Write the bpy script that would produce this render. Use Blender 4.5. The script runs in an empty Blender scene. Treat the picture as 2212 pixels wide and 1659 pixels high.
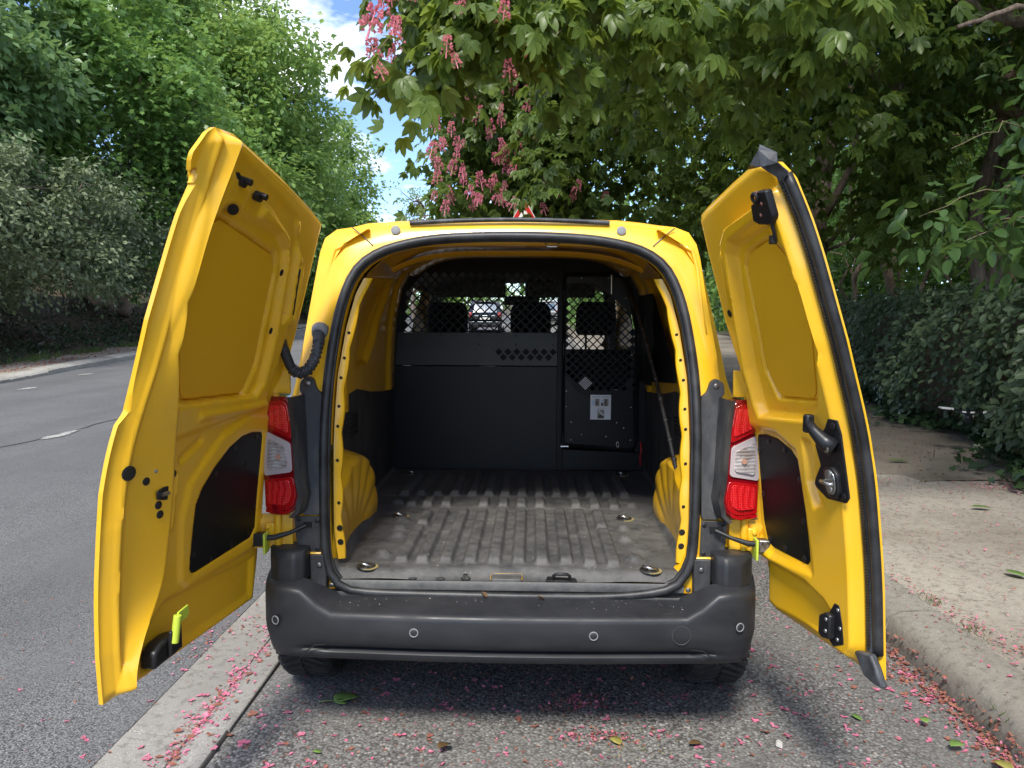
import bpy, bmesh, math, random
import numpy as np
from mathutils import Vector, Matrix

# ------------------------------------------------------------------ camera, sky, sun, exposure
SC = bpy.context.scene
COL = SC.collection
rng = np.random.default_rng(7)
random.seed(7)
R_ = math.radians

CAM_LOC = Vector((.075, -2.656, 1.46))          # metres: x right, y along the van, z up from the road
YAW, PITCH, ROLL = .02588, .0848, R_(.3)
cam = bpy.data.objects.new('camera', bpy.data.cameras.new('camera'))
COL.objects.link(cam)
fw = Vector((-math.sin(YAW)*math.cos(PITCH), math.cos(YAW)*math.cos(PITCH), -math.sin(PITCH)))
rt = Vector((math.cos(YAW), math.sin(YAW), 0)); up = rt.cross(fw)
rt, up = rt*math.cos(ROLL)+up*math.sin(ROLL), up*math.cos(ROLL)-rt*math.sin(ROLL)
cam.matrix_world = Matrix.Translation(CAM_LOC) @ Matrix((rt, up, -fw)).transposed().to_4x4()
cam.data.sensor_width = 36; cam.data.lens = 36*1700/2212
cam.data.clip_start = .05; cam.data.clip_end = 3000
SC.camera = cam

SUN_DIR = Vector((-.12, -.60, .79)).normalized()   # towards the sun: high, veiled by thin cloud, behind the camera
wd = bpy.data.worlds.new('World'); SC.world = wd; wd.use_nodes = True
nt = wd.node_tree; nt.nodes.clear()
def wn(t, **k):
    n = nt.nodes.new(t)
    for a, b in k.items(): setattr(n, a, b)
    return n
sky = wn('ShaderNodeTexSky', sky_type='NISHITA', sun_disc=False)
sky.sun_elevation = math.asin(SUN_DIR.z); sky.sun_rotation = math.atan2(SUN_DIR.x, SUN_DIR.y)
sky.air_density = .62; sky.dust_density = 0; sky.ozone_density = 2.6
tc = wn('ShaderNodeTexCoord'); mp = wn('ShaderNodeMapping'); mp.inputs['Scale'].default_value = (1, 1, 2.6)
mp.inputs['Location'].default_value = (1.7, .6, .9)
cl = wn('ShaderNodeTexNoise'); cl.inputs['Scale'].default_value = 2.3; cl.inputs['Detail'].default_value = 7; cl.inputs['Roughness'].default_value = .58
cr = wn('ShaderNodeValToRGB'); cr.color_ramp.elements[0].position = .50; cr.color_ramp.elements[1].position = .72
mx = wn('ShaderNodeMix', data_type='RGBA'); mx.inputs['B'].default_value = (15, 14.4, 13.5, 1)
bg = wn('ShaderNodeBackground'); bg.inputs['Strength'].default_value = .11
wo = wn('ShaderNodeOutputWorld')
L = nt.links.new
L(tc.outputs['Generated'], mp.inputs['Vector']); L(mp.outputs[0], cl.inputs['Vector']); L(cl.outputs['Fac'], cr.inputs['Fac'])
L(sky.outputs[0], mx.inputs['A']); L(cr.outputs['Color'], mx.inputs['Factor']); L(mx.outputs['Result'], bg.inputs['Color']); L(bg.outputs[0], wo.inputs[0])

sun = bpy.data.objects.new('sun', bpy.data.lights.new('sun', 'SUN')); COL.objects.link(sun)
sun.data.energy = 2.0; sun.data.angle = R_(14); sun.data.color = (1, .95, .86)
sun.rotation_euler = SUN_DIR.to_track_quat('Z', 'Y').to_euler(); sun.location = (6, -3, 12)
vs = SC.view_settings; vs.view_transform = 'Standard'; vs.look = 'None'; vs.gamma = 1; vs.exposure = 1.52; vs.use_curve_mapping = False
SC.cycles.max_bounces = 7; SC.cycles.diffuse_bounces = 4; SC.cycles.glossy_bounces = 3; SC.cycles.transmission_bounces = 5
SC.cycles.transparent_max_bounces = 8; SC.cycles.use_denoising = True; SC.cycles.sample_clamp_indirect = 6
SC.cycles.caustics_reflective = False; SC.cycles.caustics_refractive = False

# ------------------------------------------------------------------ materials
class N:
    """small shader graph builder round one Principled BSDF"""
    def __init__(s, name, color=(.5, .5, .5), rough=.5, metal=0., spec=.5, coat=0., coat_rough=.05, trans=0., ior=1.45):
        s.m = bpy.data.materials.new(name); s.m.use_nodes = True; s.t = s.m.node_tree
        s.b = s.t.nodes['Principled BSDF']; s.out = s.t.nodes['Material Output']
        i = s.b.inputs; i['Base Color'].default_value = (*color, 1); i['Roughness'].default_value = rough; i['Metallic'].default_value = metal
        i['Specular IOR Level'].default_value = spec; i['Coat Weight'].default_value = coat; i['Coat Roughness'].default_value = coat_rough
        i['Transmission Weight'].default_value = trans; i['IOR'].default_value = ior
        s.c = None; s.bump_in = None
        s.tc = s.t.nodes.new('ShaderNodeTexCoord').outputs['Object']
    def n(s, t, **k):
        x = s.t.nodes.new(t)
        for a, b in k.items(): setattr(x, a, b)
        return x
    def l(s, a, b): s.t.links.new(a, b)
    def noise(s, scale, detail=4, rough=.55, stretch=None, dist=0):
        x = s.n('ShaderNodeTexNoise'); x.inputs['Scale'].default_value = scale; x.inputs['Detail'].default_value = detail
        x.inputs['Roughness'].default_value = rough; x.inputs['Distortion'].default_value = dist
        v = s.tc
        if stretch:
            m = s.n('ShaderNodeMapping'); m.inputs['Scale'].default_value = stretch; s.l(v, m.inputs[0]); v = m.outputs[0]
        s.l(v, x.inputs['Vector']); return x.outputs['Fac']
    def voro(s, scale, feature='F1', out='Distance', jitter=1.):
        x = s.n('ShaderNodeTexVoronoi', feature=feature); x.inputs['Scale'].default_value = scale; x.inputs['Randomness'].default_value = jitter
        s.l(s.tc, x.inputs['Vector']); return x.outputs[out]
    def ramp(s, fac, stops):
        r = s.n('ShaderNodeValToRGB'); e = r.color_ramp.elements
        while len(e) < len(stops): e.new(.5)
        for q, (p, c) in zip(e, stops):
            q.position = p; q.color = (*c, 1) if hasattr(c, '__len__') else (c, c, c, 1)
        s.l(fac, r.inputs['Fac']); return r.outputs['Color']
    def mix(s, fac, a, b, mode='MIX'):
        x = s.n('ShaderNodeMix', data_type='RGBA', blend_type=mode)
        for k, v in (('Factor', fac), ('A', a), ('B', b)):
            if hasattr(v, 'is_linked'): s.l(v, x.inputs[k])
            elif k == 'Factor': x.inputs[k].default_value = v
            else: x.inputs[k].default_value = (*v, 1)
        return x.outputs['Result']
    def math(s, op, a, b=0.):
        x = s.n('ShaderNodeMath', operation=op)
        for k, v in ((0, a), (1, b)):
            if hasattr(v, 'is_linked'): s.l(v, x.inputs[k])
            else: x.inputs[k].default_value = v
        return x.outputs[0]
    def color(s, o): s.l(o, s.b.inputs['Base Color']); s.c = o; return s
    def rough(s, o): s.l(o, s.b.inputs['Roughness']); return s
    def bump(s, h, strength=.3, dist=.01):
        b = s.n('ShaderNodeBump'); b.inputs['Strength'].default_value = strength; b.inputs['Distance'].default_value = dist
        s.l(h, b.inputs['Height'])
        if s.bump_in is not None: s.l(s.bump_in, b.inputs['Normal'])
        s.bump_in = b.outputs[0]; s.l(s.bump_in, s.b.inputs['Normal']); return s

MAT = {}
def speckled(name, c1, c2, scale, rough=.5, bump=0., bscale=None, lo=.35, hi=.65, **k):
    g = N(name, c1, rough, **k); f = g.noise(scale, 6); g.color(g.mix(g.ramp(f, [(lo, 0.), (hi, 1.)]), c1, c2))
    if bump: g.bump(g.noise(bscale or scale*6, 3), bump, .004)
    MAT[name] = g.m; return g
def plain(name, c, rough=.5, **k): MAT[name] = N(name, c, rough, **k).m

# yellow body paint: slight orange peel, dust film and a few grimy specks
g = N('yellow_paint', (.80, .47, .012), .32, coat=.55, coat_rough=.12)
dust = g.ramp(g.noise(3.2, 7, .65), [(.45, 0.), (.85, .34)])
c = g.mix(dust, (.80, .440, .012), (.68, .45, .10))
spots = g.ramp(g.noise(95, 2, .5), [(.735, 0.), (.76, .75)]); patch = g.ramp(g.noise(4.3, 3), [(.55, 0.), (.70, 1.)])
c = g.mix(g.math('MULTIPLY', spots, patch), c, (.06, .045, .02)); sc_ = g.ramp(g.noise(36, 6, .72, (.35, .35, 1.6)), [(.705, 0.), (.74, .5)]); c = g.mix(sc_, c, (.40, .27, .06)); sc2 = g.ramp(g.noise(2.1, 8, .7), [(.60, 0.), (.80, .45)]); c = g.mix(sc2, c, (.42, .29, .07)); g.color(c)
g.rough(g.ramp(g.noise(7, 5), [(.3, .26), (.8, .52)])); g.bump(g.noise(14, 2), .05, .01); MAT['yellow'] = g.m
g = N('yellow_plate_paint', (.74, .395, .010), .5, coat=.15, coat_rough=.3); g.bump(g.noise(420, 2), .12, .001); MAT['yellow_flat'] = g.m
# grey-black textured plastics
g = N('bumper_plastic', (.035, .037, .042), .5, spec=.45)
f = g.ramp(g.noise(5, 7, .65, (1, 1, 2.5)), [(.42, 0.), (.75, .7)]); c = g.mix(f, (.018, .019, .022), (.036, .037, .040))
scr = g.ramp(g.noise(30, 5, .7, (.25, 1, 1)), [(.70, 0.), (.735, .5)]); c = g.mix(scr, c, (.30, .30, .30)); g.color(c)
g.rough(g.ramp(g.noise(9, 4), [(.3, .38), (.7, .62)])); g.bump(g.noise(700, 2), .10, .001); MAT['bumper'] = g.m
g = N('dusty_trim_plastic', (.035, .035, .037), .6)
f = g.ramp(g.noise(6, 8, .7, (2, 2, .7)), [(.45, 0.), (.72, .6)]); g.color(g.mix(f, (.028, .028, .030), (.13, .125, .115))); g.bump(g.noise(500, 2), .15, .001); MAT['trim'] = g.m
g = N('cargo_liner_plastic', (.045, .045, .045), .55)
f = g.ramp(g.noise(9, 9, .78), [(.34, 0.), (.74, .8)]); c = g.mix(f, (.045, .046, .047), (.165, .160, .148))
gr = g.ramp(g.noise(210, 3, .6), [(.68, 0.), (.74, .65)]); c = g.mix(gr, c, (.45, .43, .38)); g.color(c)
g.bump(g.noise(380, 3), .35, .002); g.rough(g.ramp(f, [(0, .42), (1, .8)])); MAT['liner'] = g.m
speckled('rubber', (.012, .012, .013), (.035, .035, .036), 14, .45, .1, 200)
g = N('weathered_rubber', (.03, .032, .036), .5)
f = g.ramp(g.noise(9, 8, .7, (1, 1, .35)), [(.45, 0.), (.7, .7)]); g.color(g.mix(f, (.018, .019, .022), (.14, .15, .16))); MAT['rubber_worn'] = g.m
speckled('tyre', (.014, .014, .014), (.036, .035, .033), 12, .75, .2, 300)
speckled('black_board', (.008, .008, .009), (.014, .014, .015), 3, .5, .05, 300, spec=.25)
g = N('satin_black_panel', (.006, .006, .007), .42, spec=.3); f = g.ramp(g.noise(60, 5, .7, (.2, 1, 3)), [(.72, 0.), (.76, .4)])
g.color(g.mix(f, (.005, .005, .006), (.06, .06, .06))); g.bump(g.noise(3, 2), .04, .02); MAT['panel'] = g.m
speckled('band_grey', (.020, .020, .022), (.026, .026, .028), 5, .45); plain('black_plastic', (.012, .012, .013), .38); plain('black_hole', (.006, .006, .006), .8)
plain('black_steel', (.020, .020, .022), .42, metal=.4); plain('steel', (.55, .55, .54), .28, metal=1.)
speckled('grimy_steel', (.30, .30, .29), (.08, .07, .06), 60, .4, metal=.9)
plain('sensor_ring', (.22, .22, .23), .5); plain('galvanised', (.42, .43, .44), .4, metal=.9); plain('dull_brass', (.30, .24, .10), .6); plain('rust_rivet', (.35, .17, .12), .6, metal=.3)
plain('lime_plastic', (.50, .62, .06), .4); plain('grey_rubber', (.20, .20, .20), .6)
plain('cab_fabric', (.010, .010, .012), .9); plain('headliner', (.30, .31, .32), .85); plain('cab_trim', (.022, .023, .025), .6); plain('cab_light_trim', (.40, .42, .43), .7)
plain('white_paper', (.82, .82, .84), .6); plain('print_dark', (.09, .08, .07), .7); plain('print_mid', (.35, .30, .26), .7); plain('print_orange', (.48, .26, .12), .7); plain('print_pink', (.62, .03, .16), .6); plain('print_line', (.25, .25, .28), .7); plain('print_blue', (.60, .66, .80), .6)
plain('red_plastic', (.45, .02, .02), .4)
# lamp glass
g = N('red_lens', (.55, .004, .008), .08, coat=1., trans=.25); w = g.n('ShaderNodeTexWave'); w.inputs['Scale'].default_value = 55; g.l(g.tc, w.inputs[0])
g.bump(w.outputs['Fac'], .25, .004); MAT['red_lens'] = g.m
g = N('bright_red_lens', (.80, .010, .012), .12, coat=1.)
v = g.voro(170, jitter=.1); g.bump(v, .6, .004); g.color(g.mix(g.ramp(v, [(.1, 1.), (.6, 0.)]), (.50, .004, .008), (.95, .03, .03))); MAT['red_prism'] = g.m
plain('dark_red_lens', (.20, .002, .006), .07, coat=1.)
g = N('clear_lens', (.62, .60, .60), .12, coat=1., spec=.7); w = g.n('ShaderNodeTexWave', bands_direction='Z'); w.inputs['Scale'].default_value = 26; g.l(g.tc, w.inputs[0])
g.color(g.mix(w.outputs['Fac'], g.mix(g.ramp(g.noise(22, 3), [(.4, 0.), (.6, 1.)]), (.58, .56, .56), (.22, .16, .13)), (.40, .36, .34))); g.bump(w.outputs['Fac'], .35, .003); MAT['clear_lens'] = g.m
plain('frosted_lens', (.50, .43, .43), .3, coat=.6); plain('amber_bulb', (.45, .24, .16), .25)
g = N('glass', (1, 1, 1), .0, trans=1., ior=1.0, spec=.2); MAT['glass'] = g.m
plain('suv_paint', (.012, .013, .016), .15, coat=1.); plain('suv_glass', (.09, .13, .18), .05, coat=1.); plain('chrome', (.6, .6, .6), .15, metal=1.)
plain('sign_red', (.52, .015, .012), .35); plain('sign_white', (.72, .70, .64), .45); plain('sign_blue', (.02, .16, .52), .4); plain('sign_green', (.01, .30, .12), .4); plain('post_black', (.012, .012, .012), .5)

# ground surfaces
def asphalt(name, dark, light, cell, stain, worn):
    g = N(name, dark, .82, spec=.35)
    vc = g.voro(cell, out='Color'); vd = g.voro(cell)
    sep = g.n('ShaderNodeSeparateColor'); g.l(vc, sep.inputs[0])
    c = g.ramp(sep.outputs[0], [(.0, dark), (.55, [x*1.7 for x in dark]), (.86, light), (1., [x*1.9 for x in light])])
    pits = g.ramp(vd, [(.42, 0.), (.72, 1.)]); c = g.mix(pits, c, [x*.38 for x in dark])
    big = g.ramp(g.noise(.9, 7, .62), [(.38, 0.), (.70, 1.)]); c = g.mix(big, c, g.mix(.55, c, stain))
    w = g.ramp(g.noise(2.3, 6, .6), [(.69, 0.), (.72, worn)]); w2 = g.ramp(vd, [(.25, 1.), (.5, .2)]); c = g.mix(g.math('MULTIPLY', w, w2), c, (.33, .31, .26))
    tw = g.ramp(g.noise(.45, 4, .5, (2.2, .25, 1)), [(.42, 0.), (.62, .45)]); c = g.mix(tw, c, [x*.75 for x in dark]); ol = g.ramp(g.noise(1.7, 5, .6), [(.66, 0.), (.76, .55)]); c = g.mix(ol, c, [x*.45 for x in dark]); g.color(c); h = g.math('SUBTRACT', 1., vd); g.bump(h, .5, .005); g.bump(g.noise(260, 2), .35, .002); MAT[name] = g.m
asphalt('bay_asphalt', (.125, .121, .115), (.235, .228, .214), 95, (.22, .21, .19), .8)
asphalt('road_asphalt', (.112, .113, .115), (.175, .176, .177), 150, (.165, .167, .168), 0.)
def concrete(name, c1, c2, dirt, sc=1.6):
    g = N(name, c1, .85, spec=.3)
    c = g.mix(g.ramp(g.noise(sc, 8, .65), [(.32, 0.), (.70, 1.)]), c1, c2)
    c = g.mix(g.ramp(g.noise(190, 3, .6), [(.56, 0.), (.68, .6)]), c, [x*.5 for x in c1]); c = g.mix(g.ramp(g.noise(150, 2, .5), [(.63, 0.), (.70, .7)]), c, [min(.6, x*1.7) for x in c2])
    c = g.mix(g.ramp(g.noise(.75, 6, .6), [(.46, 0.), (.66, .8)]), c, dirt); c = g.mix(g.ramp(g.noise(28, 6, .75), [(.50, 0.), (.66, .75)]), c, [x*.62 for x in dirt])
    g.color(c); g.bump(g.noise(170, 4), .45, .004); g.bump(g.noise(9, 5), .2, .02); MAT[name] = g.m
concrete('gutter_concrete', (.255, .243, .222), (.33, .316, .292), (.205, .193, .172))
concrete('kerb_concrete', (.22, .205, .175), (.30, .28, .24), (.17, .155, .13))
concrete('pavement_surface', (.285, .258, .215), (.37, .338, .285), (.19, .162, .128), 1.1)
concrete('far_kerb_concrete', (.30, .29, .26), (.40, .385, .35), (.22, .20, .17))
g = N('soil_litter', (.06, .045, .03), .95)
v = g.voro(22, out='Color'); sp = g.n('ShaderNodeSeparateColor'); g.l(v, sp.inputs[0])
c = g.ramp(sp.outputs[0], [(0, (.022, .016, .010)), (.6, (.055, .038, .024)), (.85, (.11, .075, .045)), (1, (.20, .15, .10))])
c = g.mix(g.ramp(g.noise(.55, 5), [(.5, 0.), (.62, .65)]), c, (.035, .055, .018)); g.color(c); g.bump(g.noise(30, 6, .7), .9, .04); MAT['soil'] = g.m
g = N('painted_mark', (.4, .4, .38), .7); g.color(g.mix(g.ramp(g.noise(25, 6), [(.45, 0.), (.55, .9)]), (.42, .42, .38), (.17, .172, .175))); MAT['mark'] = g.m
plain('crack_filler', (.035, .036, .038), .8)
# bark
g = N('bark', (.16, .125, .095), .9); f = g.noise(9, 7, .65, (3, 3, .5)); g.color(g.ramp(f, [(.3, (.095, .070, .052)), (.55, (.22, .165, .125)), (.75, (.34, .27, .21))])); g.bump(g.noise(16, 6, .65, (3, 3, .45)), .9, .03); MAT['bark'] = g.m
g = N('twig', (.12, .09, .05), .85); g.color(g.mix(g.noise(40, 3), (.07, .05, .03), (.20, .17, .09))); MAT['twig'] = g.m
# leaves: diffuse + light passing through, colour varies from leaf to leaf
def leafmat(name, cols, thru, gloss=.35, amount=.42, vein=0):
    g = N(name, cols[0], gloss, spec=.45)
    geo = g.n('ShaderNodeNewGeometry'); oi = g.n('ShaderNodeObjectInfo')
    rnd = g.math('FRACT', g.math('ADD', geo.outputs['Random Per Island'], oi.outputs['Random']))
    c = g.ramp(rnd, [(k/(len(cols)-1), q) for k, q in enumerate(cols)])
    pos = g.n('ShaderNodeNewGeometry').outputs['Position']
    nz = g.n('ShaderNodeTexNoise'); nz.inputs['Scale'].default_value = .55; g.l(pos, nz.inputs['Vector'])
    c = g.mix(.55, c, g.mix(nz.outputs['Fac'], cols[0], cols[-1])); g.color(c)
    tr = g.n('ShaderNodeBsdfTranslucent'); tcol = g.mix(.6, c, thru); g.l(tcol, tr.inputs['Color'])
    ms = g.n('ShaderNodeMixShader'); ms.inputs[0].default_value = amount
    g.l(g.b.outputs[0], ms.inputs[1]); g.l(tr.outputs[0], ms.inputs[2]); g.l(ms.outputs[0], g.out.inputs['Surface']); MAT[name] = g.m
leafmat('chestnut_leaf', [(.062, .108, .026), (.100, .168, .036), (.155, .225, .048)], (.36, .46, .07), .38, .48)
leafmat('hornbeam_leaf', [(.040, .085, .030), (.062, .125, .040), (.095, .165, .048)], (.18, .30, .05))
leafmat('laurel_leaf', [(.070, .108, .052), (.108, .158, .074), (.155, .205, .100)], (.10, .16, .05), .36, .15)
leafmat('maple_leaf', [(.085, .175, .045), (.135, .260, .062), (.20, .33, .09)], (.30, .46, .09))
leafmat('lime_leaf', [(.125, .220, .055), (.19, .32, .08), (.27, .40, .115)], (.40, .54, .12))
leafmat('elder_leaf', [(.095, .180, .070), (.15, .26, .10), (.22, .34, .14)], (.28, .42, .12))
leafmat('cotoneaster_leaf', [(.085, .125, .060), (.15, .195, .098), (.27, .31, .175)], (.20, .27, .11), .5, .25)
leafmat('dark_wood_leaf', [(.034, .075, .020), (.060, .125, .030), (.10, .19, .045)], (.20, .34, .05))
leafmat('ivy_leaf', [(.018, .040, .018), (.030, .060, .026), (.050, .090, .030)], (.06, .12, .03), .4, .15)
leafmat('grass_blade', [(.06, .11, .025), (.09, .16, .035), (.14, .20, .06)], (.2, .3, .05))
leafmat('red_leaf', [(.15, .03, .03), (.22, .07, .05), (.26, .16, .12)], (.3, .1, .05))
leafmat('umbel', [(.40, .42, .30), (.50, .52, .38), (.58, .58, .46)], (.5, .5, .35), .8, .2)
leafmat('blossom', [(.62, .14, .20), (.74, .25, .32), (.82, .42, .48)], (.85, .35, .42), .7, .35)
leafmat('petal', [(.50, .07, .15), (.66, .16, .28), (.74, .34, .44)], (.7, .25, .38), .75, .25)
leafmat('dry_petal', [(.16, .045, .035), (.30, .10, .08), (.42, .20, .13)], (.3, .1, .08), .85, .15)
leafmat('fallen_green', [(.13, .24, .05), (.17, .30, .07), (.24, .36, .10)], (.2, .3, .05), .5, .2)
leafmat('fallen_brown', [(.09, .05, .02), (.15, .085, .03), (.20, .12, .05)], (.2, .1, .05), .7, .15)
leafmat('fallen_yellow', [(.30, .28, .08), (.36, .34, .10), (.42, .36, .08)], (.4, .35, .08), .6, .2)
plain('bird_black', (.010, .011, .016), .35); plain('bird_white', (.78, .78, .76), .7); plain('bird_bill', (.02, .02, .02), .3)
plain('fence_green', (.012, .035, .022), .5); plain('stone_chip', (.42, .40, .37), .8)

# ------------------------------------------------------------------ object helpers
def tag(o, label=None, cat=None, group=None, kind=None):
    for k, v in (('label', label), ('category', cat), ('group', group), ('kind', kind)):
        if v: o[k] = v
    return o
def world_of(o):
    return Matrix.Identity(4) if o is None else (world_of(o.parent) @ o.matrix_parent_inverse @ o.matrix_basis if o.parent else o.matrix_basis.copy())
def link(o, parent=None):
    COL.objects.link(o)
    if parent is not None:
        o.parent = parent; o.matrix_parent_inverse = world_of(parent).inverted()
    return o
def empty(name, loc, label, cat, group=None):
    o = bpy.data.objects.new(name, None); o.empty_display_size = .1; o.location = loc; COL.objects.link(o)
    return tag(o, label, cat, group)
def mk(name, V, F, mat, parent=None, smooth=False, bevel=0., seg=2, auto=None):
    me = bpy.data.meshes.new(name); me.from_pydata([tuple(map(float, v)) for v in V], [], [tuple(map(int, f)) for f in F]); me.update()
    if isinstance(mat, str): mat = [mat]
    for m in mat: me.materials.append(MAT[m])
    bm = bmesh.new(); bm.from_mesh(me); bmesh.ops.recalc_face_normals(bm, faces=bm.faces); bm.to_mesh(me); bm.free()
    if smooth or auto is not None: me.shade_smooth()
    if auto is not None: me.set_sharp_from_angle(angle=R_(auto))
    o = link(bpy.data.objects.new(name, me), parent)
    if bevel:
        b = o.modifiers.new('bevel', 'BEVEL'); b.width = bevel; b.segments = seg; b.limit_method = 'ANGLE'; b.angle_limit = R_(35); b.harden_normals = False
        me.shade_smooth(); me.set_sharp_from_angle(angle=R_(40))
    return o
def join_parts(parts):
    V, F = [], []
    for v, f in parts:
        k = len(V); V += list(v); F += [tuple(i+k for i in q) for q in f]
    return V, F
def bx(x0, x1, y0, y1, z0, z1):
    return ([(x0,y0,z0),(x1,y0,z0),(x1,y1,z0),(x0,y1,z0),(x0,y0,z1),(x1,y0,z1),(x1,y1,z1),(x0,y1,z1)],
            [(0,3,2,1),(4,5,6,7),(0,1,5,4),(1,2,6,5),(2,3,7,6),(3,0,4,7)])
def obx(c, a, b, n, ha, hb, hn):
    """box with half sizes along three given axes"""
    c, a, b, n = (Vector(q) for q in (c, a, b, n)); V = []
    for sn in (-1, 1):
        for sa, sb in ((-1,-1),(1,-1),(1,1),(-1,1)): V.append(c+a*ha*sa+b*hb*sb+n*hn*sn)
    return V, bx(0,1,0,1,0,1)[1]
def box(name, x0, x1, y0, y1, z0, z1, mat, parent=None, bevel=.003, **k): return mk(name, *bx(x0,x1,y0,y1,z0,z1), mat, parent, bevel=bevel, **k)
def frame(d):
    d = Vector(d).normalized(); a = d.cross(Vector((0,0,1)))
    if a.length < 1e-3: a = d.cross(Vector((1,0,0)))
    a.normalize(); return a, d.cross(a).normalized(), d
def tube_vf(pts, r, seg=8, closed=False, cap=True):
    pts = [Vector(p) for p in pts]; n = len(pts); V, F = [], []
    rr = r if hasattr(r, '__len__') else [r]*n
    prev = None
    for i, p in enumerate(pts):
        d = (pts[(i+1) % n]-pts[i-1]) if closed else (pts[min(i+1, n-1)]-pts[max(i-1, 0)])
        a, b, d = frame(d)
        if prev is not None:
            a = (prev-d*prev.dot(d))
            if a.length < 1e-6: a = frame(d)[0]
            a.normalize(); b = d.cross(a)
        prev = a
        for k in range(seg):
            t = 2*math.pi*k/seg; V.append(p+(a*math.cos(t)+b*math.sin(t))*rr[i])
    for i in range(n if closed else n-1):
        for k in range(seg):
            j = (i+1) % n; F.append((i*seg+k, i*seg+(k+1) % seg, j*seg+(k+1) % seg, j*seg+k))
    if cap and not closed: F.append(tuple(range(seg))[::-1]); F.append(tuple((n-1)*seg+k for k in range(seg)))
    return V, F
def tube(name, pts, r, mat, parent=None, seg=8, closed=False): return mk(name, *tube_vf(pts, r, seg, closed), mat, parent, auto=50)
def cyl_vf(c, axis, r, h, seg=16, r2=None):
    a = Vector(axis).normalized(); c = Vector(c); return tube_vf([c-a*h/2, c+a*h/2], [r, r if r2 is None else r2], seg)
def cyl(name, c, axis, r, h, mat, parent=None, seg=16, r2=None, bevel=0.): return mk(name, *cyl_vf(c, axis, r, h, seg, r2), mat, parent, auto=40, bevel=bevel)
def dome_vf(c, axis, r, h, seg=12):
    """a low screw or plug head"""
    x, y, a = frame(axis); c = Vector(c); V = []; F = []
    rings = [(1, 0), (1, .45), (.8, .85), (.4, 1)]
    for q, hh in rings:
        for k in range(seg):
            t = 2*math.pi*k/seg; V.append(c+(x*math.cos(t)+y*math.sin(t))*r*q+a*h*hh)
    for i in range(3):
        for k in range(seg): F.append((i*seg+k, i*seg+(k+1) % seg, (i+1)*seg+(k+1) % seg, (i+1)*seg+k))
    F.append(tuple(3*seg+k for k in range(seg))); return V, F
def screw(name, c, axis, r, h, mat, parent):
    V, F = dome_vf(c, axis, r, h); x, y, a = frame(axis); o = mk(name, V, F, mat, parent, auto=50); return o
def torus_vf(c, axis, R0, r, seg=24, s2=8, sx=1., sy=1.):
    x, y, a = frame(axis); c = Vector(c)
    return tube_vf([c+x*math.cos(2*math.pi*k/seg)*R0*sx+y*math.sin(2*math.pi*k/seg)*R0*sy for k in range(seg)], r, s2, True)
def plate_vf(pts, n, th):
    """flat polygon (3-D points) pushed along n by th"""
    pts = [Vector(p) for p in pts]; n = Vector(n).normalized()*th; k = len(pts)
    return pts+[p+n for p in pts], [tuple(range(k))[::-1], tuple(range(k, 2*k))]+[(i, (i+1) % k, (i+1) % k+k, i+k) for i in range(k)]
def plate(name, pts, n, th, mat, parent=None, bevel=.002, seg=2): return mk(name, *plate_vf(pts, n, th), mat, parent, bevel=bevel, seg=seg)
def loft_vf(rings, closed=True, cap0=False, cap1=False):
    n = len(rings[0]); V = [v for r in rings for v in r]; F = []
    for i in range(len(rings)-1):
        for k in range(n if closed else n-1): F.append((i*n+k, i*n+(k+1) % n, (i+1)*n+(k+1) % n, (i+1)*n+k))
    if cap0: F.append(tuple(range(n))[::-1])
    if cap1: F.append(tuple((len(rings)-1)*n+k for k in range(n)))
    return V, F
def grid_vf(nu, nv, fn):
    V = [fn(i/(nu-1), j/(nv-1)) for j in range(nv) for i in range(nu)]
    return V, [(j*nu+i, j*nu+i+1, (j+1)*nu+i+1, (j+1)*nu+i) for j in range(nv-1) for i in range(nu-1)]
def smooth_closed(pts, n):
    """Catmull-Rom through closed 2-D points, then n evenly spaced samples"""
    P = np.array(pts, float); m = len(P); S = []
    for i in range(m):
        p0, p1, p2, p3 = P[i-1], P[i], P[(i+1) % m], P[(i+2) % m]
        for t in np.linspace(0, 1, 12, endpoint=False):
            S.append(.5*((2*p1)+(-p0+p2)*t+(2*p0-5*p1+4*p2-p3)*t*t+(-p0+3*p1-3*p2+p3)*t**3))
    S = np.array(S); d = np.r_[0, np.cumsum(np.linalg.norm(np.diff(np.vstack([S, S[:1]]), axis=0), axis=1))]
    T = np.linspace(0, d[-1], n, endpoint=False); SS = np.vstack([S, S[:1]])
    return np.c_[np.interp(T, d, SS[:, 0]), np.interp(T, d, SS[:, 1])]
def round_poly(pts, r, seg=4):
    P = [Vector(p) for p in pts]; out = []
    for i, p in enumerate(P):
        a = (P[i-1]-p); b = (P[(i+1) % len(P)]-p); ra = min(r, a.length*.45, b.length*.45); a = p+a.normalized()*ra; b = p+b.normalized()*ra
        for t in np.linspace(0, 1, seg+1): out.append((a*(1-t)**2+p*2*t*(1-t)+b*t*t))
    return out
def sdf(px, pz, poly):
    """signed distance to a 2-D polygon, negative inside"""
    P = np.array(poly, float); d = np.full(px.shape, 1e9); ins = np.zeros(px.shape, bool)
    for i in range(len(P)):
        a, b = P[i-1], P[i]; e = b-a; wx = px-a[0]; wz = pz-a[1]
        t = np.clip((wx*e[0]+wz*e[1])/(e@e+1e-12), 0, 1); d = np.minimum(d, np.hypot(wx-e[0]*t, wz-e[1]*t))
        c = ((a[1] > pz) != (b[1] > pz)) & (px < (b[0]-a[0])*(pz-a[1])/(b[1]-a[1]+1e-12)+a[0]); ins ^= c
    return np.where(ins, -d, d)
def sst(x): x = np.clip(x, 0, 1); return x*x*(3-2*x)
def inside(poly, x, z): return sdf(np.array([x]), np.array([z]), poly)[0] < 0

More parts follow.
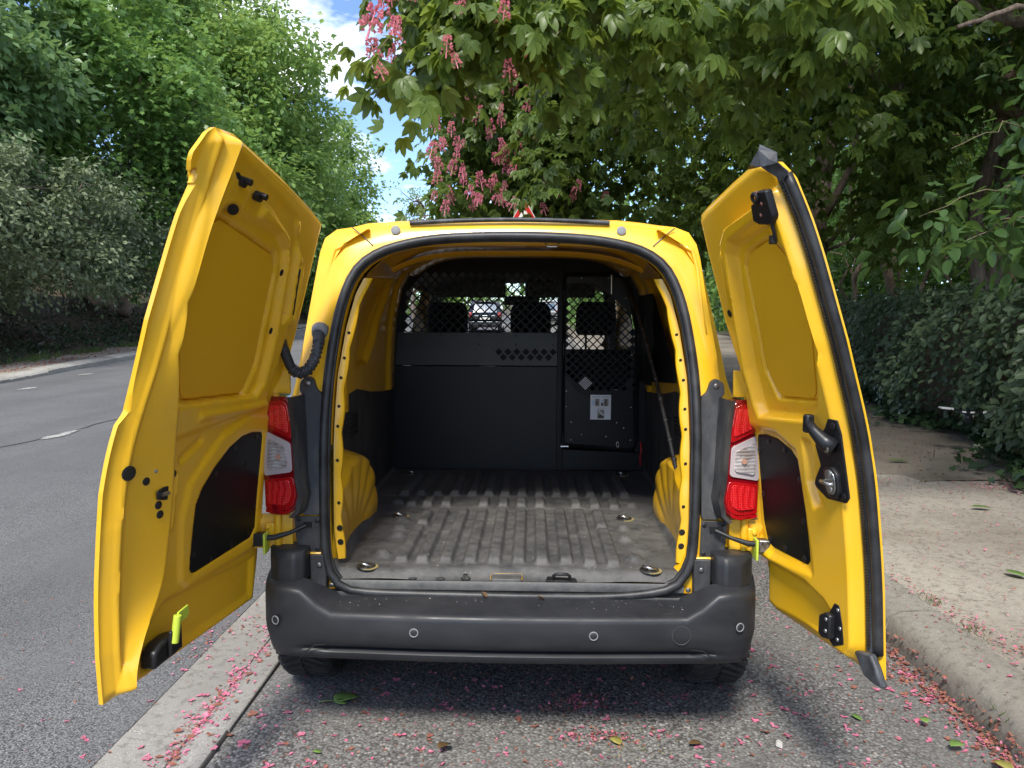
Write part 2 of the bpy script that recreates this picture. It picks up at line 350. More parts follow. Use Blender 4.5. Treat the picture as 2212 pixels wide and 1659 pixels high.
# ------------------------------------------------------------------ ground, road, gutter, kerbs, pavement
def gz(y): return 0. if y < 14 else .022*(y-14)
def strip(name, x0, x1, y0, y1, dz, mat, nx=2, step=2., jitter=0., edge=None):
    ys = list(np.arange(y0, y1, step))+[y1]
    V = []; F = []
    for j, y in enumerate(ys):
        for i in range(nx):
            x = x0+(x1-x0)*i/(nx-1)
            if edge and i == 0: x = edge(y)
            V.append((x, y, gz(y)+dz))
    for j in range(len(ys)-1):
        for i in range(nx-1): F.append((j*nx+i, j*nx+i+1, (j+1)*nx+i+1, (j+1)*nx+i))
    return tag(mk(name, V, F, mat), kind='structure')
tag(mk('ground', [(-900, -200, -.35), (900, -200, -.35), (900, 13, -.35), (-900, 13, -.35), (-900, 1500, 24), (900, 1500, 24)], [(0, 1, 2, 3), (3, 2, 5, 4)], 'soil'), kind='structure')
FARK = ([-12, 4, 9, 13.5, 21, 34, 60, 90], [-9.6, -10.2, -10.6, -11.1, -12.0, -13.2, -13.5, -13.5])
farx = lambda y: float(np.interp(y, *FARK))
strip('road', -11, -1.343, -8, 90, 0., 'road_asphalt', 6, 1.5, edge=lambda y: farx(y))
strip('parking_bay', -.975, 1.70, -8, 90, 0., 'bay_asphalt', 3)
strip('pavement', 1.94, 9, -8, 4.1, .128, 'pavement_surface', 8, .5)
g = N('trodden_dirt', (.12, .10, .075), .95); c = g.mix(g.ramp(g.noise(1.3, 8, .65), [(.35, 0.), (.7, 1.)]), (.125, .105, .080), (.225, .195, .155))
c = g.mix(g.ramp(g.noise(60, 4, .7), [(.6, 0.), (.68, .7)]), c, (.28, .23, .16)); g.color(c); g.bump(g.noise(45, 6, .7), .6, .02); MAT['dirt'] = g.m
V, F = grid_vf(20, 60, lambda u, v: (1.94+7.5*u, 3.72+.12*math.sin(u*9)+.06*math.sin(u*31)+v*60, gz(3.75+v*60)+.132+.01*math.sin(u*31+v*77)))
tag(mk('dirt_path', V, F, 'dirt', smooth=True), kind='structure')

gut = tag(strip('gutter', -1.36, -.96, -8, 60, -.05, 'gutter_concrete'), kind='structure')
for k in range(36):
    y0, y1 = -4.03+k*1.0, -4.03+(k+1)*1.0-.007; z = gz(y0)
    ta, tb = random.uniform(-.002, .002), random.uniform(-.002, .002)
    for prof, nm in (([(-1.343, -.06), (-1.343, .002), (-1.27, -.004), (-1.19, -.012), (-1.121, -.016), (-1.121, -.06)], 'channel_slab'),
                     ([(-1.115, -.06), (-1.115, -.014), (-1.09, .004), (-1.055, .016), (-1.00, .020), (-.981, .016), (-.978, -.06)], 'edging_slab')):
        V, F = loft_vf([[(x, y0, gz(y0)+q+ta) for x, q in prof], [(x, y1, gz(y1)+q+tb) for x, q in prof]], True, True, True)
        mk(nm, V, F, 'gutter_concrete', gut, bevel=.004, seg=1)
kerb = tag(strip('kerb', 1.70, 1.93, -8, 60, .05, 'kerb_concrete'), kind='structure')
for k in range(24):
    y0, y1 = -3.62+k*1.5, -3.62+(k+1)*1.5-.012; t = random.uniform(-.003, .003)
    prof = [(1.690, -.06), (1.692, .03), (1.706, .085), (1.728, .118), (1.765, .133), (1.84, .138), (1.925, .138), (1.938, .13), (1.938, -.06)]
    V, F = loft_vf([[(x+t, y, gz(y)+q) for x, q in prof] for y in np.linspace(y0, y1, 4)], True, True, True)
    mk('kerb_stone', V, F, 'kerb_concrete', kerb, auto=35)
fk = tag(mk('far_kerb', *loft_vf([[(farx(y)-.35, y, gz(y)-.1), (farx(y)-.05, y, gz(y)-.1), (farx(y)-.05, y, gz(y)+.06), (farx(y)-.35, y, gz(y)+.06)] for y in np.arange(2, 60, 2.)]), 'far_kerb_concrete'), kind='structure')
for k in range(42):
    y0 = 6+k*.8; y1 = y0+.785; h = .13 if y0 > 15 else .09
    P = []
    for y in (y0, y1):
        x = farx(y); P.append([(x, y, gz(y)-.05), (x-.015, y, gz(y)+h-.02), (x-.05, y, gz(y)+h), (x-.42, y, gz(y)+h+.025), (x-.42, y, gz(y)-.05)])
    V, F = loft_vf(P, True, True, True); s = mk('far_kerb_stone', V, F, 'far_kerb_concrete', fk, bevel=.008, seg=1)
    for q in range(9):    # worn cross grooves of the ribbed stones
        yy = y0+.05+q*.085; x = farx(yy); V, F = obx((x-.235, yy, gz(yy)+h+.014), (1, 0, -.0676), (0, 1, 0), (.0676, 0, 1), .175, .022, .008)
        mk('stone_rib', V, F, 'far_kerb_concrete', s, bevel=.004, seg=1)
V, F = grid_vf(5, 45, lambda u, v: (farx(2+v*60)-.40-1.7*u, 2+v*60, gz(2+v*60)+.11+.02*math.sin(v*90)*u))
tag(mk('footpath', V, F, 'pavement_surface', smooth=True), kind='structure')
def bank(x, y):
    d = max(0., (farx(y)-1.9)-x)
    n = .25*math.sin(x*1.7+y*.9)+.2*math.sin(y*1.9-x*.6)+.12*math.sin(x*4.1+y*3.3)
    return gz(y)+.10+min(4.2, .12*d+.28*d*min(1, d/3))+n*min(1, d*.5)
V, F = grid_vf(44, 90, lambda u, v: (farx(-10+v*110)-1.85-22*u*u-.3*u, -10+v*110, bank(farx(-10+v*110)-1.85-22*u*u-.3*u, -10+v*110)))
tag(mk('bank', V, F, 'soil', smooth=True), kind='structure')
# worn marks and the long crack in the road
crk = []
for k in range(46):
    y = 3.0+k*.27; crk.append((-5.72-.012*(y-5)+.04*math.sin(k*1.7)+random.uniform(-.025, .025), y))
V = []; F = []
for k, (x, y) in enumerate(crk):
    w = random.uniform(.008, .02); V += [(x-w, y, .004+gz(y)), (x+w, y, .004+gz(y))]
    if k: F.append((2*k-2, 2*k-1, 2*k+1, 2*k))
tag(mk('road_crack', V, F, 'crack_filler'), kind='structure')
for name, cx, cy, w, l in (('worn_lane_mark', -5.66, 6.7, .09, .42), ('worn_lane_mark', -9.9, 12.6, .12, .3), ('worn_lane_mark', -10.6, 15.8, .10, .4)):
    P = [(cx+w*math.cos(t)*random.uniform(.6, 1.1), cy+l*math.sin(t)*random.uniform(.6, 1.1), .008+gz(cy)) for t in np.linspace(0, 6.28, 13)[:-1]]
    tag(mk(name, P, [tuple(range(12))], 'mark'), kind='structure')

# ------------------------------------------------------------------ the van
LZ = [.40, .46, .76, 1.08, 1.19, 1.33, 1.70, 1.95]; LT = [0, 0, .01, .045, .073, .12, .235, .335]
_zz = np.linspace(.3, 2.0, 171); _ll = np.interp(_zz, LZ, LT); _ll = np.convolve(np.pad(_ll, 8, 'edge'), np.ones(17)/17, 'valid')
lean = lambda z: np.interp(z, _zz, _ll)          # how far the tailgate plane leans forward at height z
van = empty('van', (0, 1.6, 0), 'yellow delivery van parked with both rear doors wide open and empty black cargo bay', 'van')
ry = lambda z: float(.85*lean(z))

# -- rear opening: rings that share polar angles round (0, 1.13)
OPEN = [(-.054,.491),(.321,.493),(.543,.522),(.606,.572),(.636,.663),(.647,.965),(.645,1.225),(.627,1.405),(.600,1.535),(.556,1.635),(.490,1.693),(.395,1.727),(.25,1.749),(0,1.758),
        (-.25,1.749),(-.402,1.724),(-.50,1.687),(-.566,1.629),(-.607,1.532),(-.632,1.402),(-.648,1.224),(-.652,.96),(-.648,.70),(-.637,.597),(-.605,.535),(-.543,.505),(-.322,.494)]
NR = 112; CEN = np.array([0., 1.13])
TH = np.linspace(0, 2*math.pi, NR, endpoint=False)
def polar(poly, grow=0., cen=None):
    C_ = CEN if cen is None else np.array(cen); P = np.array(poly, float)-C_; out = []
    for t in TH:
        d = np.array([math.cos(t), math.sin(t)]); best = None
        for i in range(len(P)):
            a, b = P[i-1], P[i]; e = b-a; den = d[0]*e[1]-d[1]*e[0]
            if abs(den) < 1e-12: continue
            s = (a[0]*e[1]-a[1]*e[0])/den; q = (a[0]*d[1]-a[1]*d[0])/den
            if s > 0 and -1e-9 <= q <= 1+1e-9 and (best is None or s > best): best = s
        out.append(C_+d*(best+grow))
    return np.array(out)
opn = polar(smooth_closed(OPEN, 240))
OUTER = [(0,1.815),(.33,1.813),(.37,1.815),(.51,1.800),(.54,1.793),(.61,1.787),(.648,1.763),(.672,1.71),(.692,1.54),(.722,1.34),(.735,1.20),(.755,1.0),(.765,.75),(.765,.46),
         (-.765,.46),(-.765,.75),(-.758,1.0),(-.748,1.20),(-.745,1.36),(-.728,1.50),(-.702,1.70),(-.683,1.762),(-.643,1.779),(-.557,1.790),(-.537,1.800),(-.395,1.811),(-.36,1.808)]
outr = polar(OUTER)
def ring(P, off): return [(float(x), ry(z)+off, float(z)) for x, z in P]
mid1 = opn*.72+outr*.28; mid2 = opn*.30+outr*.70
BODY = [(0,1.84),(.40,1.835),(.60,1.80),(.68,1.74),(.74,1.58),(.82,1.25),(.89,1.05),(.915,.85),(.91,.55),(.88,.30),(-.88,.30),(-.91,.55),(-.915,.85),(-.89,1.05),(-.82,1.25),(-.74,1.58),(-.68,1.74),(-.60,1.80),(-.40,1.835)]
body_r = polar(smooth_closed(BODY, 200))
rings = [ring(opn-(opn-CEN)*.028, .085), ring(opn-(opn-CEN)*.020, .03), ring(opn-(opn-CEN)*.004, .012), ring(opn, .006), ring(mid1, .004), ring(mid2, .014), ring(outr, .03), ring(outr*.93+body_r*.07, .055)]
lowk = lambda z: 1-.085*float(sst(np.array((.95-z)/.4)))
b0 = [(float(.55*a[0]+.45*b[0])*lowk(.55*a[1]+.45*b[1]), ry(b[1])+.10, float(.55*a[1]+.45*b[1])) for a, b in zip(outr, body_r)]
b1 = [(float(b[0])*.958*lowk(b[1]), ry(b[1])+.20, float(b[1])) for b in body_r]
rings += [b0, b1]
mk('rear_frame', *loft_vf(rings), 'yellow', van, auto=45)
# roof gutter rail, rubber strip and plugs on the header
tube('roof_rail', [(x, ry(1.80)+.004+.0*x, 1.800+.012*(1-(x/.36)**2)) for x in np.linspace(-.375, .35, 14)], .0085, 'rubber_worn', van)
for x in (-.425, .392): screw('header_plug', (x, ry(1.772)+.001, 1.772), (0, -1, .25), .017, .004, 'grey_rubber', van)
for sx in (-1, 1):   # pressed joint and seam sealer at the roof corners
    mk('corner_seam', *tube_vf([(sx*.505, ry(1.71)+.004, 1.715), (sx*.545, ry(1.75)+.008, 1.752), (sx*.585, ry(1.777)+.012, 1.782)], .0022, 6), 'grimy_steel', van, smooth=True)
    mk('corner_bead', *tube_vf([(sx*.60, ry(1.70)+.012, 1.725), (sx*.645, ry(1.68)+.018, 1.70), (sx*.662, ry(1.62)+.020, 1.63), (sx*.672, ry(1.5)+.020, 1.5), (sx*.685, ry(1.4)+.02, 1.40)], .007, 8), 'yellow', van, smooth=True)
# -- body shell
def sec(y):
    s = np.array(BODY, float); zt = np.interp(y, [.2, .6, 2.2, 2.9, 3.1, 3.9, 4.15, 4.3], [1.84, 1.86, 1.87, 1.84, 1.76, 1.13, 1.0, .86])
    k = np.clip((s[:, 1]-1.0)/(1.84-1.0), 0, 1); base = min(1.0, zt)
    s[:, 1] = np.where(s[:, 1] > 1., 1.+k*(zt-1.) if zt > 1 else zt, s[:, 1])
    w = np.interp(y, [.2, .5, 3.0, 3.9, 4.3], [1, 1.012, 1.012, .97, .80]); s[:, 0] *= w
    s[:, 1] = np.maximum(s[:, 1], .30)
    return s
AX, WR = .50, .322
ys = [.45, .6]+list(np.arange(.75, 4.31, .15)); shell = [b1]
def polar_at(poly):
    return polar(smooth_closed(poly, 200), cen=(0, min(1.13, .62*poly[0, 1]+.38*.30)))
for y in ys: shell.append([(float(x), float(y), float(z)) for x, z in polar_at(sec(y))])
shell[1] = [(x, max(y, ry(z)+.34) if z > 1 else y, z) for x, y, z in shell[1]]
shell[2] = [(x, max(y, ry(z)+.40) if z > 1 else y, z) for x, y, z in shell[2]]
V, F = loft_vf(shell, True, False, True); keep = []; wind = []; side = []
for f in F:
    c = np.mean([V[i] for i in f], axis=0)
    if len(f) == 4:
        if abs(c[0]) > .6 and min((c[1]-AX)**2, (c[1]-3.3)**2)+(c[2]-.33)**2 < .39**2: continue
        if c[2] < .34 and abs(c[0]) < .8: continue
        if 3.05 < c[1] < 3.85 and c[2] > 1.12 and abs(c[0]) < .66: wind.append(f); continue
        if 2.15 < c[1] < 3.05 and 1.12 < c[2] < 1.66 and abs(c[0]) > .6: side.append(f); continue
    keep.append(f)
mk('body_shell', V, keep, 'yellow', van, auto=40)
mk('windscreen', V, wind, 'glass', van, smooth=True)
for sx in (-1, 1): mk('side_window', V, [f for f in side if np.mean([V[i][0] for i in f])*sx > 0], 'glass', van, smooth=True)
box('underbody', -.78, .78, .12, 4.1, .30, .46, 'black_hole', van, bevel=.02)
for sx in (-1, 1):
    mk('wheel_arch_lip', *tube_vf([(sx*(.835+.065*float(sst(np.array((AX+.40*math.cos(t)-.08)/.4)))), AX+.40*math.cos(t), .33+.40*math.sin(t)) for t in np.linspace(-.1, math.pi+.1, 22)], .02, 8), 'bumper', van, smooth=True)
# -- wheels
def wheel(cx, cy):
    w = empty('wheel', (cx, cy, WR), None, None); w.parent = van; w.matrix_parent_inverse = world_of(van).inverted()
    hw = .103; prof = [(-hw*.80, .215), (-hw*.98, .24), (-hw*1.0, .275), (-hw*.93, .303), (-hw*.80, .314), (0, .317), (hw*.80, .314), (hw*.93, .303), (hw, .275), (hw*.98, .24), (hw*.80, .215)]
    nn = 56; rg = [[(cx+dx, cy+r*math.cos(2*math.pi*k/nn), WR+r*math.sin(2*math.pi*k/nn)) for dx, r in prof] for k in range(nn)]
    V, F = loft_vf(rg+[rg[0]], False); t = mk('tyre', V, F, 'tyre', w, smooth=True)
    P = []
    for k in range(46):            # directional V tread: slanted lugs on both halves
        a0 = 2*math.pi*k/46
        for sd in (-1, 1):
            ln = []
            for q, (u, da) in enumerate(((.05, .0), (.40, .055), (.78, .14), (1.0, .20))):
                for e in (-.030, .030):
                    aa = a0+da+e+(.068 if sd > 0 else 0); rr = (.3265 if u < .9 else .310); ln.append((cx+sd*hw*.97*u, cy+rr*math.cos(aa), WR+rr*math.sin(aa)))
            bs = [(x, cy+(y-cy)*.955, WR+(z-WR)*.955) for x, y, z in ln]; n = 8
            f = []
            for q in range(3): f.append((2*q, 2*q+1, 2*q+3, 2*q+2)); f.append((2*q, 2*q+2, 2*q+2+n, 2*q+n)); f.append((2*q+1, 2*q+1+n, 2*q+3+n, 2*q+3))
            f += [(0, n, n+1, 1), (6, 7, 7+n, 6+n)]; P.append((ln+bs, f))
    mk('tread', *join_parts(P), 'tyre', w)['kind'] = 'stuff'
    s = 1 if cx > 0 else -1
    rim = [[(cx+s*dx, cy+r*math.cos(2*math.pi*k/40), WR+r*math.sin(2*math.pi*k/40)) for dx, r in ((-.08, .222), (-.07, .20), (.02, .19), (.06, .205), (.075, .222), (.085, .205), (.05, .16), (.04, .06), (.055, .04), (.055, .001))] for k in range(40)]
    mk('rim', *loft_vf(rim+[rim[0]], False), 'galvanised', w, smooth=True)
    return w
for cx in (-.795, .795):
    for cy in (AX, 3.3): wheel(cx, cy)
tube('axle', [(-.7, AX+.02, .30), (0, AX-.05, .36), (.7, AX+.02, .30)], .045, 'black_hole', van)

# -- rubber door seal round the opening (main bulb and inner lip)
sl = polar(smooth_closed(OPEN, 240)); ctr = sl-(sl-CEN)/np.linalg.norm(sl-CEN, axis=1)[:, None]*.008
wob = .002*np.sin(TH*9)
sl_pts = [(float(x), ry(z)-.012+float(w_), float(z)) for (x, z), w_ in zip(ctr, wob)]
se = mk('door_seal', *tube_vf(sl_pts, .0155, 10, True), 'rubber', van, smooth=True)
inr = sl-(sl-CEN)/np.linalg.norm(sl-CEN, axis=1)[:, None]*.020
mk('seal_lip', *tube_vf([(float(x), ry(z)+.004, float(z)) for x, z in inr], .0085, 8, True), 'rubber', se, smooth=True)
outl = sl+(sl-CEN)/np.linalg.norm(sl-CEN, axis=1)[:, None]*.006
mk('seal_bead', *tube_vf([(float(x), ry(z)-.002, float(z)) for x, z in outl], .005, 6, True), 'rubber_worn', se, smooth=True)
# scalloped inner flange just inside the seal
for sx in (-1, 1):
    P = []
    for z in np.linspace(.60, 1.60, 60):
        xo = float(np.interp(z, [.6, .7, 1.0, 1.25, 1.42, 1.54, 1.62], [.610, .625, .628, .622, .600, .572, .535])); sc = .008*abs(math.sin(z*21))
        P.append([(sx*xo, ry(z)+.06, z), (sx*(xo-.020-sc), ry(z)+.066, z), (sx*(xo-.024-sc), ry(z)+.075, z), (sx*(xo+.01), ry(z)+.11, z)])
    fl = mk('inner_flange', *loft_vf(P, False), 'yellow', van, smooth=True)
    for z in (.66, .71, .80, .95, 1.07, 1.14, 1.24, 1.31, 1.40): screw('flange_hole', (sx*(float(np.interp(z, [.6, 1.0, 1.25, 1.42], [.600, .617, .61, .588]))), ry(z)+.0625, z), (0, -1, 0), .006 if z > .72 else .011, .002, 'black_hole', fl)

# -- cargo bay: floor liner pressed with ribs
RB = [(-.393, .11, .55), (-.318, .11, .83), (-.232, .11, .85), (-.145, .11, .855), (-.057, .11, .86), (.030, .11, .862), (.114, .11, .868), (.202, .11, .85), (.288, .10, .85), (.370, .09, .53)]
RF = [(x, 1.18, 1.64) for x in (-.555, -.475, -.39, -.305, -.218, -.136, -.056, .029, .115, .2, .282, .367, .449, .535)]
RM = [(x, .95, 1.08) for x in (-.487, -.412, -.325, -.149, -.058, .027, .114, .283, .371, .461)]
RX = [(-.388, .62, .80), (.37, .59, .84)]
ST = [(-.481, .675), (-.473, .543), (-.46, .438), (-.477, .186), (.459, .585), (.45, .418), (.454, .169), (-.56, 1.0), (.545, .98)]
nx, ny = 320, 190
gx, gy = np.meshgrid(np.linspace(-1, 1, nx), np.linspace(0, 1, ny))
FY = .0+gy*1.84
hwid = np.interp(FY, [0, .1, .85, .95, 1.05, 1.84], [.618, .628, .640, .66, .735, .74])
X = gx*hwid; Zf = np.full(X.shape, .578)
for x, a, b in RB+RF+RM+RX:
    w = sst((.030-np.abs(X-x))/.014)*sst((FY-a+.018)/.022)*sst((b-FY+.018)/.022); Zf += .021*w
for x, y in ST: Zf += .020*sst((.040-np.hypot(X-x, (FY-y)))/.028)
Zf -= .004*sst((.05-np.abs(FY-.90))/.02)+.004*sst((.05-np.abs(FY-1.125))/.02)
Zf += .03*sst((np.abs(gx)-.955)/.045)
sill = sst((.055+.018*np.cos(X*7)-FY)/.05); Zf = Zf-.030*sill
Zf += .0012*np.sin(X*43+FY*31)*np.sin(FY*57)
V = np.c_[X.ravel(), (FY-.0).ravel(), Zf.ravel()]
F = [(j*nx+i, j*nx+i+1, (j+1)*nx+i+1, (j+1)*nx+i) for j in range(ny-1) for i in range(nx-1)]
liner = mk('floor_liner', V, F, 'liner', van, smooth=True)
mk('sill_lip', *loft_vf([[(x, -.004-.0*abs(x), .548-.012*(abs(x)/.6)**2*0), (x, -.012, .535), (x, -.006, .505)] for x in np.linspace(-.60, .60, 30)], False), 'liner', van, smooth=True)
for x, y in ((-.507, .045), (.489, .043), (-.509, .754), (.482, .748), (-.60, 1.70), (.577, 1.72)):
    cup = mk('tie_down', *cyl_vf((x, y, .581), (0, 0, 1), .034, .006, 24), 'grimy_steel', van, auto=40)
    mk('ring', *torus_vf((x, y, .588), (.25, .3, 1), .024, .0045, 24, 8), 'steel', cup, smooth=True)
    mk('pin', *dome_vf((x, y, .583), (0, 0, 1), .010, .008), 'grimy_steel', cup, smooth=True)
    mk('washer', *cyl_vf((x+.009, y-.002, .5795), (0, 0, 1), .0345, .003, 24), 'dull_brass', cup, auto=40)
bolt = mk('sill_bolt', *cyl_vf((-.152, .012, .560), (0, 0, 1), .010, .014, 6), 'steel', van); mk('bolt_washer', *cyl_vf((-.152, .012, .553), (0, 0, 1), .017, .004, 20), 'grimy_steel', bolt, auto=40)
lf = box('lock_flap', -.062, .042, -.002, .045, .535, .5565, 'liner', van, bevel=.004)
tube('flap_edge', [(-.064, -.004, .556), (-.064, .046, .5605), (.044, .046, .5605), (.044, -.004, .556)], .0013, 'yellow_flat', lf, 6)
st = mk('striker', *join_parts([tube_vf([(.153, .004, .548), (.153, -.004, .572), (.162, -.006, .578), (.200, -.006, .578), (.209, -.004, .572), (.209, .004, .548)], .0055, 8)]), 'black_steel', van, auto=60)
plate('striker_recess', [(.125, -.003, .5495), (.235, -.003, .5495), (.225, .045, .5545), (.135, .045, .5545)], (0, 0, 1), .004, 'black_plastic', st, .001)
for x in (-.336, -.24): screw('sill_cap', (x, .008, .552), (0, 0, 1), .016, .003, 'trim', van)
rs_ = mk('roof_striker', *tube_vf([(.120, ry(1.73)+.06, 1.742), (.122, ry(1.73)+.05, 1.722), (.130, ry(1.73)+.048, 1.718), (.158, ry(1.73)+.048, 1.718), (.166, ry(1.73)+.05, 1.722), (.168, ry(1.73)+.06, 1.742)], .004, 8), 'steel', van, smooth=True)

# -- cargo side walls, wheel boxes, trims, ceiling
def wx(z): return float(np.interp(z, [.5, 1.2, 1.45, 1.62, 1.72, 1.77], [.752, .752, .735, .70, .64, .56]))
nY, nZ = 110, 80
for sx in (-1, 1):
    Yg, Zg = np.meshgrid(np.linspace(.20, 1.86, nY), np.linspace(1.06, 1.775, nZ)); xx = np.interp(Zg, [.5, 1.2, 1.45, 1.62, 1.72, 1.775], [.752, .752, .735, .70, .64, .55])
    d = -sdf(Yg, Zg, [(.86, 1.24), (.92, 1.62), (1.44, 1.645), (1.47, 1.60), (1.24, 1.34), (1.1, 1.25)]); xx = xx-.030*sst((-d)/.035+.4)+.0
    d2 = -sdf(Yg, Zg, [(.90, 1.27), (.95, 1.59), (1.40, 1.62), (1.42, 1.59), (1.20, 1.36), (1.07, 1.28)]); xx = xx+.010*sst(d2/.012+.5)
    xx = xx-.02*sst((.06-np.abs(Yg-.62))/.04)-.02*sst((.07-np.abs(Yg-1.66))/.04)
    V = np.c_[(sx*xx).ravel(), Yg.ravel(), Zg.ravel()]
    F = [(j*nY+i, j*nY+i+1, (j+1)*nY+i+1, (j+1)*nY+i) for j in range(nZ-1) for i in range(nY-1)]
    wl = mk('side_wall', V, F, 'yellow', van, smooth=True)
    for y, z in ((.66, 1.66), (.70, 1.665), (.80, 1.67), (.84, 1.672), (.64, 1.20), (.66, 1.30), (.65, 1.42)): mk('wall_slot', *obx((sx*(wx(z)-.030), y, z), (0, 1, 0), (0, 0, 1), (1, 0, 0), .006, .014, .004), 'black_hole', wl)
    # rear pillar, inner side: upper yellow, lower black trim
    P = []
    for z in np.linspace(1.02, 1.735, 26):
        xo = float(np.interp(z, [.6, 1.0, 1.25, 1.42, 1.54, 1.62, 1.70, 1.735], [.61, .625, .622, .600, .572, .535, .455, .37]))
        x2 = wx(z)-.045; P.append([(sx*xo, ry(z)+.085, z), (sx*(xo+.012), ry(z)+.16, z), (sx*(xo*.5+x2*.5), ry(z)+.22, z), (sx*x2, ry(z)+.30, z), (sx*(x2+.04), ry(z)+.38, z)])
    mk('inner_pillar', *loft_vf(P, False), 'yellow', van, smooth=True)
    P = []
    for y in np.linspace(.06, 1.86, 50):
        top = float(np.interp(y, [.06, .5, .9, 1.86], [1.02, 1.12, 1.145, 1.155])); inx = float(np.interp(y, [.06, .2, .4, 1.2, 1.86], [.628, .66, .71, .72, .725]))
        P.append([(sx*inx, y, .57), (sx*inx, y, .80), (sx*(inx-.004), y, 1.02 if top > 1.05 else top-.03), (sx*(inx+.006), y, top-.012), (sx*(inx+.04), y, top+.004)])
    tr = mk('side_trim', *loft_vf(P, False), 'trim', van, auto=40)
    for k in range(5): mk('trim_louvre', *tube_vf([(sx*.705, .42, .955+k*.020), (sx*.707, .62, .957+k*.019), (sx*.712, .84, .945+k*.019)], .0055, 6), 'trim', tr, smooth=True)
    # ribbed wheel box
    def arch(u, v):
        ph = math.pi*u; r = v; rr = .42+.03*math.sin(ph); y = .44-rr*math.cos(ph)*r; z = .575+.355*math.sin(ph)*r
        rib = .009*abs(math.sin(ph*7))*sst(np.array((r-.25)/.4))*sst(np.array((1.02-r)/.1)); x = .622+.012*(1-r)+.10*max(0, r-.90)/.10
        return (sx*(x-float(rib)), y, z)
    mk('wheel_box', *grid_vf(100, 26, arch), 'yellow', van, smooth=True)
V, F = grid_vf(60, 40, lambda u, v: ((u-.5)*1.16, .26+1.6*v, 1.775-.10*abs(2*u-1)**5+.02-.016*float(sst(np.array(1.6*abs(math.sin(v*9.4))-.6)))))
mk('cargo_ceiling', V, F, 'yellow', van, smooth=True)
for y, z in ((.36, 1.752), (1.05, 1.765)): mk('roof_bow', *loft_vf([[(x, y-.05, z-.09*abs(x/.6)**4-.002), (x, y-.03, z-.022-.09*abs(x/.6)**4), (x, y+.03, z-.022-.09*abs(x/.6)**4), (x, y+.05, z-.09*abs(x/.6)**4-.002)] for x in np.linspace(-.58, .58, 24)], False), 'yellow', van, auto=50)
rp = plate('wall_board', [(.715, .86, 1.17), (.722, 1.83, 1.10), (.70, 1.83, 1.60), (.700, 1.49, 1.60), (.712, .88, 1.245)], (-1, 0, 0), .008, 'black_board', van, .003)
mk('curtain_fold', *loft_vf([[(.66+.012*math.sin(k*1.9), 1.2+.08*k, z) for k in range(7)] for z in (1.12, 1.35, 1.58)], False), 'black_board', van, smooth=True)
# hanging rubber tensioner with hook
sp = [(.556, 1.62, 1.66), (.575, 1.2, 1.50), (.588, .95, 1.36), (.603, .72, 1.20), (.618, .50, 1.02), (.632, .34, .87), (.640, .27, .80)]
stp = tube('tension_strap', sp, [.008]*7, 'rubber', van)
for k in range(14):
    t = k/13*5.6; i = min(5, int(t)); q = Vector(sp[i]).lerp(Vector(sp[i+1]), t-i); mk('strap_knob', *dome_vf(q, (0, 0, 1), .011, .012, 8), 'rubber', stp, smooth=True)
tube('strap_hook', [(.640, .27, .80), (.642, .262, .778), (.636, .255, .762), (.628, .245, .75), (.632, .24, .735), (.648, .237, .73), (.652, .24, .745)], .0035, 'steel', stp, 6)

# -- bulkhead with punched diamond grille and a hinged grille door
BY = 1.85
def punched(outer, zone, p, bar, y, ox=0., oz=0.):
    P = np.array(outer); x0, z0 = P.min(0); x1, z1 = P.max(0); V = []; F = []
    h = p/2; q = h-bar*.72
    for j in range(int((z1-z0)/h)+3):
        for i in range(int((x1-x0)/p)+3):
            cx = x0-p/2+i*p+(j % 2)*h+ox; cz = z0-h/2+j*h+oz
            if not inside(outer, min(max(cx, x0+.001), x1-.001), min(max(cz, z0+.001), z1-.001)): continue
            O = [(cx-h, cz), (cx, cz-h), (cx+h, cz), (cx, cz+h)]; O = [(min(max(a, x0), x1), min(max(b, z0), z1)) for a, b in O]
            k = len(V)
            if x0+.02 < cx < x1-.02 and z0+.01 < cz < z1-.01 and inside(zone, cx, cz):
                I = [(cx-q, cz), (cx, cz-q), (cx+q, cz), (cx, cz+q)]
                V += [(a, y, b) for a, b in O]+[(a, y, b) for a, b in I]+[(a, y+.004, b) for a, b in I]
                for s in range(4): t = (s+1) % 4; F.append((k+s, k+t, k+4+t, k+4+s)); F.append((k+4+s, k+4+t, k+8+t, k+8+s))
            else: V += [(a, y, b) for a, b in O]; F.append((k, k+1, k+2, k+3))
    return V, F
bh = box('bulkhead', -.755, .237, BY, BY+.02, .575, 1.178, 'panel', van, bevel=.002)
band = plate('bulkhead_band', [(-.716, BY-.004, 1.182), (.237, BY-.004, 1.182), (.237, BY-.004, 1.372), (-.698, BY-.004, 1.370)], (0, 1, 0), .012, 'band_grey', bh, .002)
for x in (-.66, -.45, -.23, -.02, .19):
    for z in (1.303, 1.355): screw('band_screw', (x, BY-.0045, z), (0, -1, 0), .006, .002, 'black_steel', band)
Vh = []; Fh = []
for j, zc in enumerate((1.262, 1.231)):
    for i in range(7-j):
        cx = -.118+i*.0517+j*.0258; k = len(Vh); r = .0215; Vh += [(cx-r, BY-.0055, zc), (cx, BY-.0055, zc-r), (cx+r, BY-.0055, zc), (cx, BY-.0055, zc+r)]; Fh.append((k, k+1, k+2, k+3))
mk('band_vent', Vh, Fh, 'black_hole', band)
UO = [(-.690, 1.372), (.237, 1.372), (.237, 1.765), (-.690, 1.765)]
up_ = mk('grille', *punched(UO, [(-.64, 1.36), (-.64, 1.63), (-.55, 1.70), (.14, 1.70), (.215, 1.63), (.215, 1.36)], .0517, .0075, BY), 'black_board', bh)
